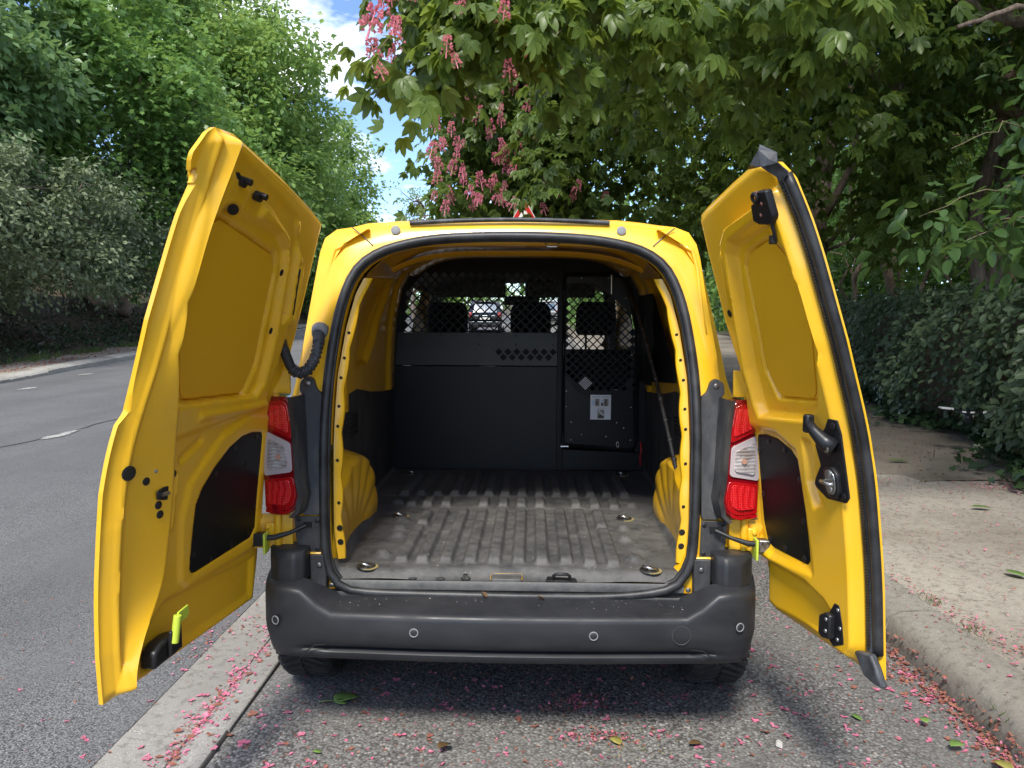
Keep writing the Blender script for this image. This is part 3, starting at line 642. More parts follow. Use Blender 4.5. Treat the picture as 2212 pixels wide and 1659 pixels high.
plate('grille_frame', [(-.72, BY-.003, 1.372), (-.672, BY-.003, 1.372), (-.650, BY-.003, 1.765), (-.70, BY-.003, 1.765)], (0, 1, 0), .012, 'black_board', bh)
box('grille_header', -.70, .237, BY-.006, BY+.016, 1.742, 1.800, 'black_board', bh); box('grille_post', .215, .252, BY-.007, BY+.02, .578, 1.80, 'black_board', bh)
tl_ = box('header_bracket', -.504, .153, BY-.03, BY+.0, 1.795, 1.812, 'black_board', bh)
for x in (-.48, -.33, -.10, -.02, .06): screw('bracket_bolt', (x, BY-.031, 1.803), (0, -1, 0), .010, .004, 'black_steel', tl_)
Vp = []; Fp = []
for a in range(6):
    for b in range(6):
        cx, cz = -.585+(a-b)*.0068, 1.435+(a+b-5)*.0068; k = len(Vp); r = .0032; Vp += [(cx+r*math.cos(t), BY-.002, cz+r*math.sin(t)) for t in np.arange(6)*1.047]; Fp.append(tuple(range(k, k+6)))
mk('vent_dots', Vp, Fp, 'headliner', bh)['kind'] = 'stuff'
# the part of the bulkhead right of the middle post and the side strips
mk('bulkhead_base', *plate_vf([(.224, BY, .578), (.735, BY, .578), (.735, BY, .683), (.244, BY, .700)], (0, 1, 0), .015), 'panel', bh, bevel=.002)
plate('bulkhead_side', [(-.757, BY+.002, .578), (-.70, BY+.002, .578), (-.665, BY+.002, 1.38), (-.64, BY+.002, 1.79), (-.70, BY+.002, 1.76), (-.745, BY+.002, 1.40)], (0, 1, 0), .012, 'black_board', bh)
plate('bulkhead_jamb', [(.668, BY+.01, .683), (.745, BY+.01, .683), (.745, BY+.01, 1.40), (.70, BY+.01, 1.68), (.64, BY+.01, 1.76), (.58, BY+.01, 1.76), (.655, BY+.01, 1.40)], (0, 1, 0), .012, 'panel', bh)
box('jamb_header', .252, .60, BY+.0, BY+.014, 1.705, 1.80, 'black_board', bh)
mk('red_strap', *tube_vf([(.700, BY-.012, .75), (.704, BY-.012, .70), (.698, BY-.012, .66), (.702, BY-.012, .61)], .006, 6), 'red_plastic', bh, smooth=True)
for k, z in enumerate((1.30, 1.08)): box('wall_bracket', -.752, -.718, BY-.06, BY-.035, z-.06, z+.06, 'black_steel', van)
GO = [(.26, .735), (.62, .705), (.66, .74), (.655, 1.364), (.612, 1.63), (.552, 1.692), (.26, 1.690)]
gd = mk('grille_door', *punched(GO, [(.276, 1.62), (.33, 1.66), (.45, 1.655), (.50, 1.60), (.54, 1.575), (.61, 1.51), (.645, 1.40), (.64, 1.12), (.60, 1.05), (.34, 1.05), (.275, 1.12)], .0455, .0065, BY-.012), 'black_board', bh)
fr = [(.252, BY-.016, .729), (.62, BY-.016, .700), (.655, BY-.016, .712), (.675, BY-.016, .76), (.668, BY-.016, 1.364), (.622, BY-.016, 1.636), (.556, BY-.016, 1.70), (.252, BY-.016, 1.70)]
mk('door_frame', *tube_vf(round_poly(fr, .03, 3), .010, 4, True), 'black_steel', gd)
plate('door_skin', [(.258, BY-.014, .74), (.63, BY-.014, .715), (.652, BY-.014, .76), (.652, BY-.014, 1.03), (.335, BY-.014, 1.03), (.258, BY-.014, 1.125)], (0, 1, 0), .004, 'panel', gd, .001)
plate('skin_overlay', [(.36, BY-.017, 1.03), (.652, BY-.017, 1.03), (.652, BY-.017, .75)], (0, 1, 0), .002, 'black_board', gd, .0005)
plate('door_top_skin', [(.262, BY-.015, 1.65), (.42, BY-.015, 1.655), (.47, BY-.015, 1.62), (.61, BY-.015, 1.50), (.645, BY-.015, 1.39), (.608, BY-.015, 1.63), (.55, BY-.015, 1.69), (.262, BY-.015, 1.69)], (0, 1, 0), .002, 'black_steel', gd, .0005)
for x, z in ((.30, .76), (.36, .79), (.30, .86), (.50, .78), (.60, .83), (.56, .86), (.27, .95), (.27, 1.04), (.64, .95), (.64, 1.25), (.64, .76), (.35, 1.682), (.50, 1.682), (.60, 1.57)): screw('door_screw', (x, BY-.018, z), (0, -1, 0), .0045, .003, 'galvanised', gd)
tb = box('tower_bolt', .499, .535, BY-.024, BY-.016, 1.60, 1.68, 'black_steel', gd, bevel=.001); cyl('bolt_rod', (.517, BY-.03, 1.645), (0, 0, 1), .007, .105, 'steel', tb)
mk('pull_ring', *torus_vf((.566, BY-.026, .735), (0, 1, 0), .016, .003, 20, 6, .45, 1.), 'steel', gd, smooth=True); cyl('bottom_bolt', (.262, BY-.03, .722), (1, 0, 0), .010, .045, 'steel', gd)
for z in (.76, 1.28, 1.58): cyl('door_hinge', (.252, BY-.02, z), (0, 0, 1), .008, .07, 'black_steel', gd)
Vp = []; Fp = []
for a in range(6):
    for b in range(6):
        cx, cz = .378+(a-b)*.0066, 1.086+(a+b-5)*.0066; k = len(Vp); r = .0036; Vp += [(cx+r*math.cos(t), BY-.0175, cz+r*math.sin(t)) for t in np.arange(8)*.785]; Fp.append(tuple(range(k, k+8)))
pd = plate('perforated_patch', [(.325, BY-.016, 1.086), (.378, BY-.016, 1.033), (.431, BY-.016, 1.086), (.378, BY-.016, 1.139)], (0, 1, 0), .003, 'black_board', gd, 0)
mk('patch_dots', Vp, Fp, 'white_paper', gd)['kind'] = 'stuff'
# instruction sheet stuck to the grille door
stk = box('instruction_sheet', .408, .525, BY-.021, BY-.0195, .878, 1.020, 'white_paper', gd, bevel=0)
def prints(parent, y, items):
    for x0, x1, z0, z1, m in items: mk('print', [(x0, y, z0), (x1, y, z0), (x1, y, z1), (x0, y, z1)], [(0, 1, 2, 3)], m, parent)
prints(stk, BY-.0214, [(.435, .46, .955, .998, 'print_mid'), (.418, .434, .962, .990, 'print_blue'), (.483, .511, .955, .998, 'print_mid'), (.468, .481, .957, .975, 'print_dark'), (.467, .480, .978, .992, 'print_blue'), (.449, .487, .884, .934, 'print_mid'), (.445, .49, .9385, .9395, 'print_line'), (.445, .49, .944, .945, 'print_line'),
    (.414, .463, 1.010, 1.0115, 'print_line'), (.414, .463, 1.005, 1.0062, 'print_line'), (.472, .519, 1.010, 1.0115, 'print_line'), (.472, .519, 1.005, 1.0062, 'print_line')])
prints(stk, BY-.0216, [(.440, .450, .962, .985, 'print_dark'), (.49, .50, .958, .99, 'print_dark'), (.452, .484, .886, .905, 'print_dark')])
mk('print', [(.452, BY-.0217, .928), (.457, BY-.0217, .932), (.485, BY-.0217, .903), (.481, BY-.0217, .899)], [(0, 1, 2, 3)], 'white_paper', stk)

# -- cab: seats, dashboard, roof lining (seen through the grille)
def seat(cx, w, hr):
    s = empty('seat', (cx, 2.25, .3), None, None); s.parent = van; s.matrix_parent_inverse = world_of(van).inverted()
    def cushion(nm, x0, x1, z0, z1, y, th, lean_, tp=.85, rn=.35):
        rg = []
        for t in np.linspace(0, 1, 12):
            z = z0+(z1-z0)*t; k = (1-max(0, (t-.6)/.4)**3*(1-tp))*(1-max(0, (.15-t)/.15)**2*.12); b = th*(1-abs(2*t-1)**4*.45); hx = (x1-x0)/2*k; cxx = (x0+x1)/2; yy = y+lean_*(z0-z)
            rg.append([(cxx+hx*math.copysign(abs(math.cos(a))**rn, math.cos(a)), yy+b*math.copysign(abs(math.sin(a))**.8, math.sin(a)), z) for a in np.linspace(0, 6.283, 24, endpoint=False)])
        return mk(nm, *loft_vf(rg, True, True, True), 'cab_fabric', s, smooth=True)
    cushion('backrest', cx-w/2, cx+w/2, .62, 1.27, 2.18, .09, .22); box('seat_cushion', cx-w/2, cx+w/2, 2.2, 2.75, .45, .66, 'cab_fabric', s, bevel=.06)
    cushion('headrest', cx-hr/2, cx+hr/2, 1.355 if cx < .3 else 1.352, 1.548 if cx < .3 else 1.555, 2.21, .05, .1, .72, .45)
    for d in (-.06, .06): cyl('headrest_post', (cx+d, 2.20, 1.29), (0, 0, 1), .007, .16, 'black_steel', s, 10)
seat(-.452, .44, .255); seat(.062, .44, .250); seat(.462, .46, .246)
db = mk('dashboard', *loft_vf([[(x, 3.05, .62), (x, 3.0, .98), (x, 3.1, 1.06-.0*x), (x, 3.6, 1.06), (x, 3.7, .7)] for x in np.linspace(-.74, .74, 12)], False), 'cab_trim', van, auto=40)
sw = mk('steering_wheel', *torus_vf((.42, 2.85, 1.02), (0, -.9, .45), .185, .014, 30, 8), 'cab_trim', van, smooth=True); box('wheel_hub', .34, .50, 2.84, 2.90, .97, 1.05, 'cab_trim', sw, bevel=.02)
V, F = grid_vf(20, 12, lambda u, v: ((u-.5)*1.3, 1.90+1.25*v, 1.765-.10*abs(2*u-1)**4-.06*v**3)); mk('roof_lining', V, F, 'headliner', van, smooth=True)
for x0, x1 in ((-.60, -.12), (.02, .52)): box('sun_visor', x0, x1, 3.02, 3.06, 1.60, 1.72, 'headliner', van, bevel=.015)
box('mirror', -.13, .12, 2.98, 3.02, 1.545, 1.61, 'cab_trim', van, bevel=.015)
for sx in (-1, 1):
    mk('front_pillar', *tube_vf([(sx*.61, 3.02, 1.70), (sx*.70, 3.5, 1.36), (sx*.76, 3.88, 1.08)], .045, 8), 'cab_light_trim', van, smooth=True); box('door_card', sx*.80-.03, sx*.80+.03, 2.05, 3.1, .42, 1.12, 'cab_trim', van, bevel=.02)
    mk('cab_pillar', *tube_vf([(sx*.80, 2.06, 1.0), (sx*.74, 2.02, 1.5), (sx*.64, 1.98, 1.76)], .06, 8), 'cab_light_trim', van, smooth=True)
box('cab_floor', -.8, .8, 1.9, 3.9, .42, .46, 'cab_trim', van, bevel=0)
# leaflet lying behind the grille
fx = lambda u, v: (.338+.245*u-.008*v, 2.0+.02*v, 1.05-.018*u+.148*v-.012*u*v)
leaf_ = mk('leaflet', *grid_vf(4, 4, lambda u, v: fx(u, v)), 'white_paper'); tag(leaf_, 'white printed leaflet with pink flower logo propped behind the grille door of the van', 'leaflet')
def lq(u0, u1, v0, v1, m, dy=-.002): mk('print', [tuple(Vector(fx(u, v))+Vector((0, dy, 0))) for u, v in ((u0, v0), (u1, v0), (u1, v1), (u0, v1))], [(0, 1, 2, 3)], m, leaf_)
lq(.42, .68, .05, .52, 'print_orange'); lq(.46, .58, .12, .35, 'print_mid', -.003); lq(.6, .66, .3, .5, 'white_paper', -.003); lq(.02, .36, .04, .30, 'print_blue'); lq(.70, .97, .08, .4, 'print_blue')
for v in (.60, .66, .72): lq(.36, .60, v, v+.012, 'print_line'); lq(.68, .92, v, v+.012, 'print_line')
for k in range(5):
    a = k*1.257+.3; c0 = Vector(fx(.19, .82)); d = Vector((math.cos(a), 0, math.sin(a))); n = Vector((-d.z, 0, d.x)); mk('logo_petal', [c0+Vector((0, -.003, 0)), c0+d*.014+n*.006+Vector((0, -.003, 0)), c0+d*.022+Vector((0, -.003, 0)), c0+d*.014-n*.006+Vector((0, -.003, 0))], [(0, 1, 2, 3)], 'print_pink', leaf_)
fc = bpy.data.curves.new('t', 'FONT'); fc.body = "L'enfant P"; fc.size = .030; to = bpy.data.objects.new('t', fc); COL.objects.link(to)
bpy.context.view_layer.update(); tm = bpy.data.meshes.new_from_object(to.evaluated_get(bpy.context.evaluated_depsgraph_get())); bpy.data.objects.remove(to); bpy.data.curves.remove(fc)
tm.materials.clear(); tm.materials.append(MAT['print_line']); tm.transform(Matrix.Translation(Vector(fx(.42, .80))+Vector((0, -.003, 0))) @ Matrix.Rotation(R_(3), 4, 'Y') @ Matrix.Rotation(R_(90), 4, 'X')); link(bpy.data.objects.new('title_print', tm), leaf_)

# -- rear doors: pressed steel panels built as a height field over (s from hinge, z)
class Door:
    def __init__(s, H, e, m): s.H, s.e, s.m = Vector(H), Vector(e).normalized(), Vector(m).normalized()
    def p(s, a, z, t=0.): return s.H+s.e*a+s.m*(float(lean(z))+t)+Vector((0, 0, z))
    def nrm(s, z): sl_ = float(lean(z+.01)-lean(z-.01))/.02; return (s.m-Vector((0, 0, sl_))).normalized()
LD = Door((-.916, -.02, 0), (-.1345, -.9909, 0), (.9909, -.1345, 0)); RD = Door((.911, -.02, 0), (.2346, -.9721, 0), (-.9721, -.2346, 0))
def door_panel(D, name, sh, sf, zt, zb, tfun, nu=120, nv=230, crest=None):
    u, v = np.meshgrid(np.linspace(0, 1, nu), np.linspace(0, 1, nv))
    z = zb+(1.86-zb)*v
    for _ in range(3):
        s0 = np.interp(z, *sh); s1 = np.interp(z, *sf); s = s0+(s1-s0)*u
        if crest is not None:
            uc = round(.74*(nu-1))/(nu-1); ck_ = np.minimum(np.interp(z, *crest), s1-.03); s = np.where(u <= uc, s0+(ck_-s0)*u/uc, ck_+(s1-ck_)*(u-uc)/(1-uc))
        z = zb+(np.interp(s, *zt)-zb)*v
    t = tfun(s, z, s-s0, s1-s, z-zb, np.interp(s, *zt)-z)
    ln = lean(z); H, e, m = np.array(D.H), np.array(D.e), np.array(D.m)
    def pos(tt): q = H+s[..., None]*e+(ln+tt)[..., None]*m; q[..., 2] = z; return q.reshape(-1, 3)
    ed = np.minimum(np.minimum(s-s0, s1-s), np.minimum(z-zb, np.interp(s, *zt)-z)); bk = -.012-.022*sst(ed/.05)
    V = np.vstack([pos(t), pos(bk)]); k = nu*nv
    F = [(j*nu+i, j*nu+i+1, (j+1)*nu+i+1, (j+1)*nu+i) for j in range(nv-1) for i in range(nu-1)]
    F += [(a+k, d+k, c+k, b+k) for a, b, c, d in F]
    bd = [i for i in range(nu)]+[j*nu+nu-1 for j in range(1, nv)]+[(nv-1)*nu+i for i in range(nu-2, -1, -1)]+[j*nu for j in range(nv-2, 0, -1)]
    F += [(bd[i], bd[i-1], bd[i-1]+k, bd[i]+k) for i in range(len(bd))]
    return mk(name, V, F, 'yellow', van, auto=60)
def put(t, val, s, z, poly, w): k = sst(.5-sdf(s, z, poly)/w); return t*(1-k)+val*k
def addp(t, val, s, z, poly, w): return t+val*sst(.5-sdf(s, z, poly)/w)
def lineb(t, val, s, z, a, b, w):
    a, b = np.array(a), np.array(b); e = b-a; q = np.clip(((s-a[0])*e[0]+(z-a[1])*e[1])/(e@e), 0, 1); d = np.hypot(s-a[0]-e[0]*q, z-a[1]-e[1]*q); return t+val*sst(1-d/w)
def poly_line(t, val, s, z, P, w):
    d = np.full(s.shape, 9.)
    for a, b in zip(P[:-1], P[1:]):
        a, b = np.array(a), np.array(b); e = b-a; q = np.clip(((s-a[0])*e[0]+(z-a[1])*e[1])/(e@e), 0, 1); d = np.minimum(d, np.hypot(s-a[0]-e[0]*q, z-a[1]-e[1]*q))
    return t+val*sst(1-d/w)
L_PLATE = [(.575,1.712),(.235,1.645),(.205,1.615),(.175,1.40),(.16,1.30),(.19,1.215),(.533,1.228),(.598,1.357),(.617,1.491),(.614,1.623),(.598,1.702)]
L_BLACK = [(.03,1.072),(.092,1.081),(.16,1.077),(.235,1.051),(.314,1.003),(.376,.952),(.404,.908),(.41,.828),(.417,.723),(.405,.706),(.384,.703),(.054,.715),(.022,.742),(.019,.86),(.016,.976),(.018,1.058)]
L_CREST = ([.47,.532,.592,.652,.70,.75,.869,.956,1.042,1.192,1.308,1.40,1.532,1.661,1.768,1.828,1.90], [.69,.690,.668,.632,.590,.564,.555,.552,.554,.580,.628,.655,.664,.658,.648,.642,.640])
_cz = np.linspace(.40, 1.98, 159); _cs = np.interp(_cz, *L_CREST); L_CREST = (_cz, np.convolve(np.pad(_cs, 5, 'edge'), np.ones(11)/11, 'valid'))
L_SFS = ([.47,.60,.92,1.08,1.32,1.70,1.80,1.92], [.738,.750,.756,.746,.724,.712,.716,.716])
def t_left(s, z, dh, df, db_, dt):
    cs = np.interp(z, *L_CREST); sf = np.interp(z, *L_SFS); d2 = sf-s
    ramp = np.clip((s-cs)/np.maximum(sf-.05-cs, .02), 0, 1)
    outer = .060-.040*ramp; rib = .012*sst(1-np.abs(d2-.042)/.014); outer = outer*sst(np.maximum(d2, 0)/.040)+rib*.7
    inn = .036+(.060-.036)*sst(1-(cs-s)/.035)
    t = np.where(s > cs, outer, inn)
    fr = .052  # raised rim round the upper blank and along the hinge and top
    kk = sst((cs-s)/.03); t = t*(1-kk)+kk*put(t, fr, s, z, [(.66,1.12),(.70,1.50),(.66,1.80),(.60,1.83),(.30,1.78),(.15,1.74),(.09,1.64),(.04,1.40),(.05,1.16)], .02)
    t = put(t, .030, s, z, [(.585,1.222),(.64,1.359),(.658,1.491),(.650,1.62),(.632,1.698),(.602,1.734),(.566,1.743),(.417,1.728),(.259,1.700),(.190,1.662),(.170,1.606),(.125,1.40),(.11,1.24),(.14,1.205)], .018)
    t = put(t, .020, s, z, L_PLATE, .010); t = poly_line(t, -.012, s, z, L_PLATE+L_PLATE[:1], .010)
    t = put(t, .030, s, z, [(.61,1.865),(.60,1.815),(.49,1.790),(.34,1.752),(.20,1.70),(.15,1.62),(.12,1.50),(.10,1.44),(.07,1.46),(.10,1.62),(.12,1.70),(.18,1.76),(.34,1.80),(.5,1.84)], .022)
    t = put(t, .040, s, z, [(.50,1.80),(.52,1.74),(.42,1.722),(.40,1.77)], .02)
    t = put(t, .054, s, z, [(.10,1.66),(.045,1.62),(.0,1.44),(.05,1.42)], .016); t = lineb(t, -.012, s, z, (.078,1.618), (.033,1.46), .012)
    # lower panel: raised round the black board, crease from hinge to crest, bottom tray
    t = put(t, .046, s, z, [(-.02,1.12),(.13,1.14),(.28,1.10),(.44,.98),(.47,.88),(.46,.70),(.42,.67),(.05,.67),(-.03,.71)], .022)
    t = put(t, .036, s, z, L_BLACK, .012)
    t = put(t, .022, s, z, [(.02,.635),(.52,.665),(.60,.62),(.63,.56),(.63,.505),(.03,.505)], .02)
    t = lineb(t, .010, s, z, (.03,1.165), (.45,1.175), .02); t = lineb(t, .008, s, z, (.51,.87), (.505,1.02), .010); t = lineb(t, -.010, s, z, (.485,1.06), (.40,1.10), .02)
    t = t*sst(db_/.03+.1)*sst(dt/.035+.05)*sst(dh/.03+.15)
    return t
L_SH = ([.47,.63,.96,1.05,1.17,1.38,1.53,1.70,1.79], [.0,-.035,-.055,-.06,-.075,-.08,-.07,-.05,-.028])
L_SF = ([.47,.60,.92,1.02,1.08,1.16,1.195,1.205,1.215,1.32,1.45,1.70,1.75,1.775,1.785,1.80,1.84,1.90], [.738,.750,.758,.758,.752,.744,.740,.730,.718,.722,.728,.712,.702,.697,.708,.722,.736,.72])
L_ZT = ([-.05,.05,.30,.594,.68,.705,.74], [1.782,1.808,1.862,1.915,1.912,1.895,1.835])
ld = door_panel(LD, 'rear_door', L_SH, L_SF, L_ZT, .468, t_left, crest=L_CREST); ld['label'] = 'wide rear door swung open over the road side, with black lower board'
def bead(D, par, sh, sf, zt, zb):
    P = []
    for a in np.linspace(.03, float(np.interp(zb, *sf))-.03, 40): P.append(D.p(a, zb+.016, .009+.001*math.sin(a*90)))
    mk('hem_bead', *tube_vf(P, .0028, 6), 'yellow_flat', par, smooth=True); P = []
    for a in np.linspace(.02, max(zt[0])-.12, 40): P.append(D.p(a, float(np.interp(a, *zt))-.020, .008+.001*math.sin(a*70)))
    mk('hem_bead', *tube_vf(P, .0028, 6), 'yellow_flat', par, smooth=True)
bead(LD, ld, L_SH, L_SF, L_ZT, .468)
def pl(D, poly, t, th, name, mat, parent, bevel=.002, rnd=0.):
    q = [D.p(a, z, t) for a, z in (([tuple(v[:2]) for v in round_poly([(a, z, 0) for a, z in poly], rnd)]) if rnd else poly)]
    zc = sum(z for _, z in poly)/len(poly); return plate(name, q, D.nrm(zc), th, mat, parent, bevel)
def inset(P, k): cx_ = sum(p[0] for p in P)/len(P); cz_ = sum(p[1] for p in P)/len(P); return [(cx_+(a-cx_)*k, cz_+(z-cz_)*k) for a, z in P]
def blank(D, P, t, par):
    P = [tuple(v[:2]) for v in round_poly([(a, z, 0) for a, z in inset(P, .975)], .03, 5)]; cx_, cz_ = np.mean(P, axis=0)
    V, F = loft_vf([[D.p(cx_+(a-cx_)*k, cz_+(z-cz_)*k, t-(.004 if k == 1 and q == 0 else 0)) for a, z in P] for q, k in enumerate((1, 1, .985, .75, .5, .25))], True, False, True); return mk('blank_panel', V, F, 'yellow_flat', par, auto=40)
blank(LD, L_PLATE, .023, ld)
lb = pl(LD, L_BLACK, .038, .004, 'lower_board', 'panel', ld)
for a, z in ((.30,.985),(.20,1.045),(.06,1.06),(.035,.95),(.035,.82),(.07,.735),(.18,.725),(.30,.718),(.395,.76)): screw('board_clip', LD.p(a, z, .042), LD.m, .009, .002, 'black_plastic', lb)
pl(LD, [(.075,.985),(.13,.99),(.125,.955),(.11,.925),(.085,.925),(.08,.955)], .0425, .001, 'pull_slot', 'black_hole', lb, 0)
for a, z, t in ((.214,1.592,.032),(.185,1.413,.034)): screw('access_hole', LD.p(a-.02, z, t+.016), LD.nrm(z), .011, .002, 'black_hole', ld)
mk('slot_hole', *tube_vf([LD.p(.076, 1.61, .046), LD.p(.055, 1.53, .046), LD.p(.036, 1.465, .046)], .007, 6), 'black_hole', ld, smooth=True)
for a, z, r in ((.600,1.796,.020),(.567,1.732,.022)): pl(LD, [(a+r*math.cos(t)*(1 if r < .021 else 1.2), z+r*math.sin(t)*(1.2 if r < .021 else .6)) for t in np.linspace(0, 6.28, 17)[:-1]], .048, .003, 'vent_hole', 'black_hole', ld, 0)
for a, z in ((.575,1.800),(.475,1.778)):
    b = cyl('buffer', LD.p(a, z, .055), LD.nrm(z), .014, .018, 'black_plastic', ld); cyl('buffer_tip', LD.p(a, z, .070), LD.nrm(z), .009, .020, 'black_plastic', b)
screw('rubber_plug', LD.p(.708, 1.064, .030), LD.nrm(1.06)+LD.e*.35, .020, .004, 'black_plastic', ld)
for a, z, r in ((.640,1.030,.0115),(.614,1.052,.005),(.597,.957,.0115),(.590,.930,.0115),(.520,1.026,.012)):
    tt = float(t_left(np.array([a]), np.array([z]), np.array([.5]), np.array([float(np.interp(z, *L_SF))-a]), np.array([.5]), np.array([.5]))[0]); sc = screw('door_fixing', LD.p(a, z, tt-.001), LD.m+LD.e*.3, r, .004, 'grey_rubber' if r < .0115 else 'black_steel', ld)
lt = pl(LD, [(.615,.998),(.612,.975),(.585,.968),(.558,.964),(.552,.978),(.553,1.004),(.585,1.004)], .050, .006, 'lock_slot', 'black_steel', ld, .002)
tube('lock_tongue', [LD.p(.60, .986, .060), LD.p(.575, .986, .062)], .006, 'steel', lt)
# bottom latch with its yellow-green pull handle
bl = mk('bottom_latch', *join_parts([plate_vf([LD.p(a, z, .03) for a, z in ((.632,.515),(.630,.560),(.600,.578),(.55,.582),(.512,.575),(.512,.535),(.53,.520))], LD.m, .045)]), 'black_plastic', ld, bevel=.008)
mk('latch_cup', *plate_vf([LD.p(a, z, .075) for a, z in ((.575,.53),(.575,.60),(.525,.605),(.52,.535))], LD.m, .012), 'black_plastic', bl, bevel=.004)
mk('release_grip', *join_parts([tube_vf([LD.p(.562, .565, .088), LD.p(.554, .640, .092)], .011, 12), plate_vf([LD.p(a, z, .086) for a, z in ((.548,.612),(.548,.645),(.500,.650),(.495,.625),(.505,.615))], LD.m, .005)]), 'lime_plastic', bl, bevel=.001)

R_PLATE = [(.323,1.689),(.180,1.656),(.150,1.620),(.135,1.456),(.112,1.299),(.145,1.215),(.352,1.226),(.408,1.411),(.401,1.525),(.387,1.625)]
R_BLACK = [(.003,1.076),(.053,1.084),(.12,1.080),(.193,1.056),(.235,1.020),(.245,.907),(.263,.724),(.251,.708),(.059,.706),(.023,.716),(-.002,.785),(-.008,.946),(-.005,1.061)]
def t_right(s, z, dh, df, db_, dt):
    t = np.full(s.shape, .016)
    t = put(t, .060, s, z, [(.41,1.80),(.36,1.775),(.14,1.735),(.085,1.69),(.05,1.50),(.015,1.30),(-.005,1.2),(-.03,1.1),(-.05,.9),(-.03,.70),(.04,.60),(.05,.52),(.47,.505),(.505,.56),(.505,1.0),(.50,1.3),(.485,1.6),(.455,1.80)], .024)
    t = put(t, .022, s, z, [(.355,1.73),(.150,1.685),(.120,1.655),(.085,1.507),(.05,1.296),(.052,1.19),(.062,1.150),(.33,1.172),(.40,1.215),(.462,1.368),(.450,1.523),(.428,1.638),(.395,1.685)], .026)
    t = put(t, .013, s, z, R_PLATE, .008); t = poly_line(t, -.011, s, z, R_PLATE+R_PLATE[:1], .010)
    t = put(t, .040, s, z, [(-.04,1.10),(.14,1.10),(.245,1.06),(.27,.90),(.30,.70),(.06,.68),(-.03,.72)], .03); t = put(t, .034, s, z, R_BLACK, .010)
    t = put(t, .036, s, z, [(.33,1.10),(.35,.98),(.37,.93),(.33,.91),(.30,.98),(.30,1.10)], .022)
    t = put(t, .030, s, z, [(.0,.655),(.26,.655),(.36,.63),(.42,.59),(.40,.52),(.05,.49),(.0,.50)], .03)
    t = put(t, .050, s, z, [(.075,1.685),(.045,1.655),(.018,1.508),(.005,1.45),(.05,1.445),(.068,1.507),(.075,1.6)], .016)
    t = put(t, .030, s, z, [(-.05,1.30),(.01,1.30),(.015,1.22),(-.05,1.19)], .03)
    edge = .010+.0*t; k_ = sst((df-.038)/.022); t = edge*(1-k_)+t*k_
    return t*sst(db_/.025+.1)*sst(dt/.03+.08)*sst(dh/.025+.2)*sst(df/.01+.4)
R_SH = ([.476,.666,.862,1.05,1.2,1.45,1.68,1.80], [.0,-.05,-.07,-.07,-.07,-.10,-.095,-.075])
R_SF = ([.47,.53,.757,.966,1.1,1.4,1.6,1.72,1.80,1.83,1.88], [.548,.545,.535,.528,.520,.525,.512,.500,.487,.482,.455])
R_ZT = ([-.10,-.01,.20,.354,.443,.48], [1.790,1.816,1.862,1.892,1.872,1.83])
rd = door_panel(RD, 'rear_door', R_SH, R_SF, R_ZT, .474, t_right); rd['label'] = 'narrow rear door swung open over the kerb side, with handle plate and rubber edge'
blank(RD, R_PLATE, .017, rd); bead(RD, rd, R_SH, R_SF, R_ZT, .474)
rb = pl(RD, R_BLACK, .036, .004, 'lower_board', 'panel', rd)
for a, z in ((.068,1.066),(.161,1.052),(.004,1.027),(.232,.967),(.008,.876),(.240,.841),(.036,.730),(.129,.724),(.236,.722)):
    q = screw('board_clip', RD.p(a, z, .040), RD.m, .011, .004, 'black_plastic', rb)
def hl(d0, d1, t, n=1): return [RD.p(a, z, t) for a, z in zip(*(np.array(d0), np.array(d1)))]
zs = np.linspace(.545, 1.835, 40); sv = np.interp(zs, *R_SF)
rsl = mk('edge_seal', *tube_vf([RD.p(a-.002, z, .010) for a, z in zip(sv, zs)], .0135, 10), 'rubber', rd, smooth=True)
mk('seal_flange', *loft_vf([[RD.p(a-.012, z, .012), RD.p(a-.018, z, .019), RD.p(a-.036, z, .022), RD.p(a-.040, z, .012)] for a, z in zip(sv, zs)], False), 'rubber_worn', rsl, auto=50)
Pn = []
for z in np.linspace(.56, 1.82, 150): a = float(np.interp(z, *R_SF)); Pn.append(obx(RD.p(a-.028, z, .0215), RD.e, (0, 0, 1), RD.m, .007, .0026, .0022))
mk('flange_teeth', *join_parts(Pn), 'rubber', rsl)['kind'] = 'stuff'
tp = [(.424,1.918,.03),(.451,1.898,.055),(.478,1.888,.02),(.481,1.868,.05),(.500,1.834,.02),(.502,1.856,.045),(.382,1.862,.06),(.422,1.864,.075),(.415,1.882,.045),(.462,1.852,.07),(.478,1.815,.03)]
rt_ = mk('torn_seal_end', [RD.p(*q) for q in tp], [(0, 8, 1), (0, 1, 2), (1, 3, 2), (8, 7, 1), (6, 7, 8), (7, 9, 1), (1, 9, 3), (3, 9, 5), (9, 4, 5), (9, 10, 4), (6, 9, 7), (2, 3, 5)], 'rubber_worn', rsl)
sm = rt_.modifiers.new('thick', 'SOLIDIFY'); sm.thickness = .006
mk('seal_foot', *join_parts([plate_vf([RD.p(a, z, .020) for a, z in ((.478,.535),(.548,.552),(.575,.520),(.600,.478),(.560,.475),(.52,.482))], RD.m, .022)]), 'rubber_worn', rsl, bevel=.006)
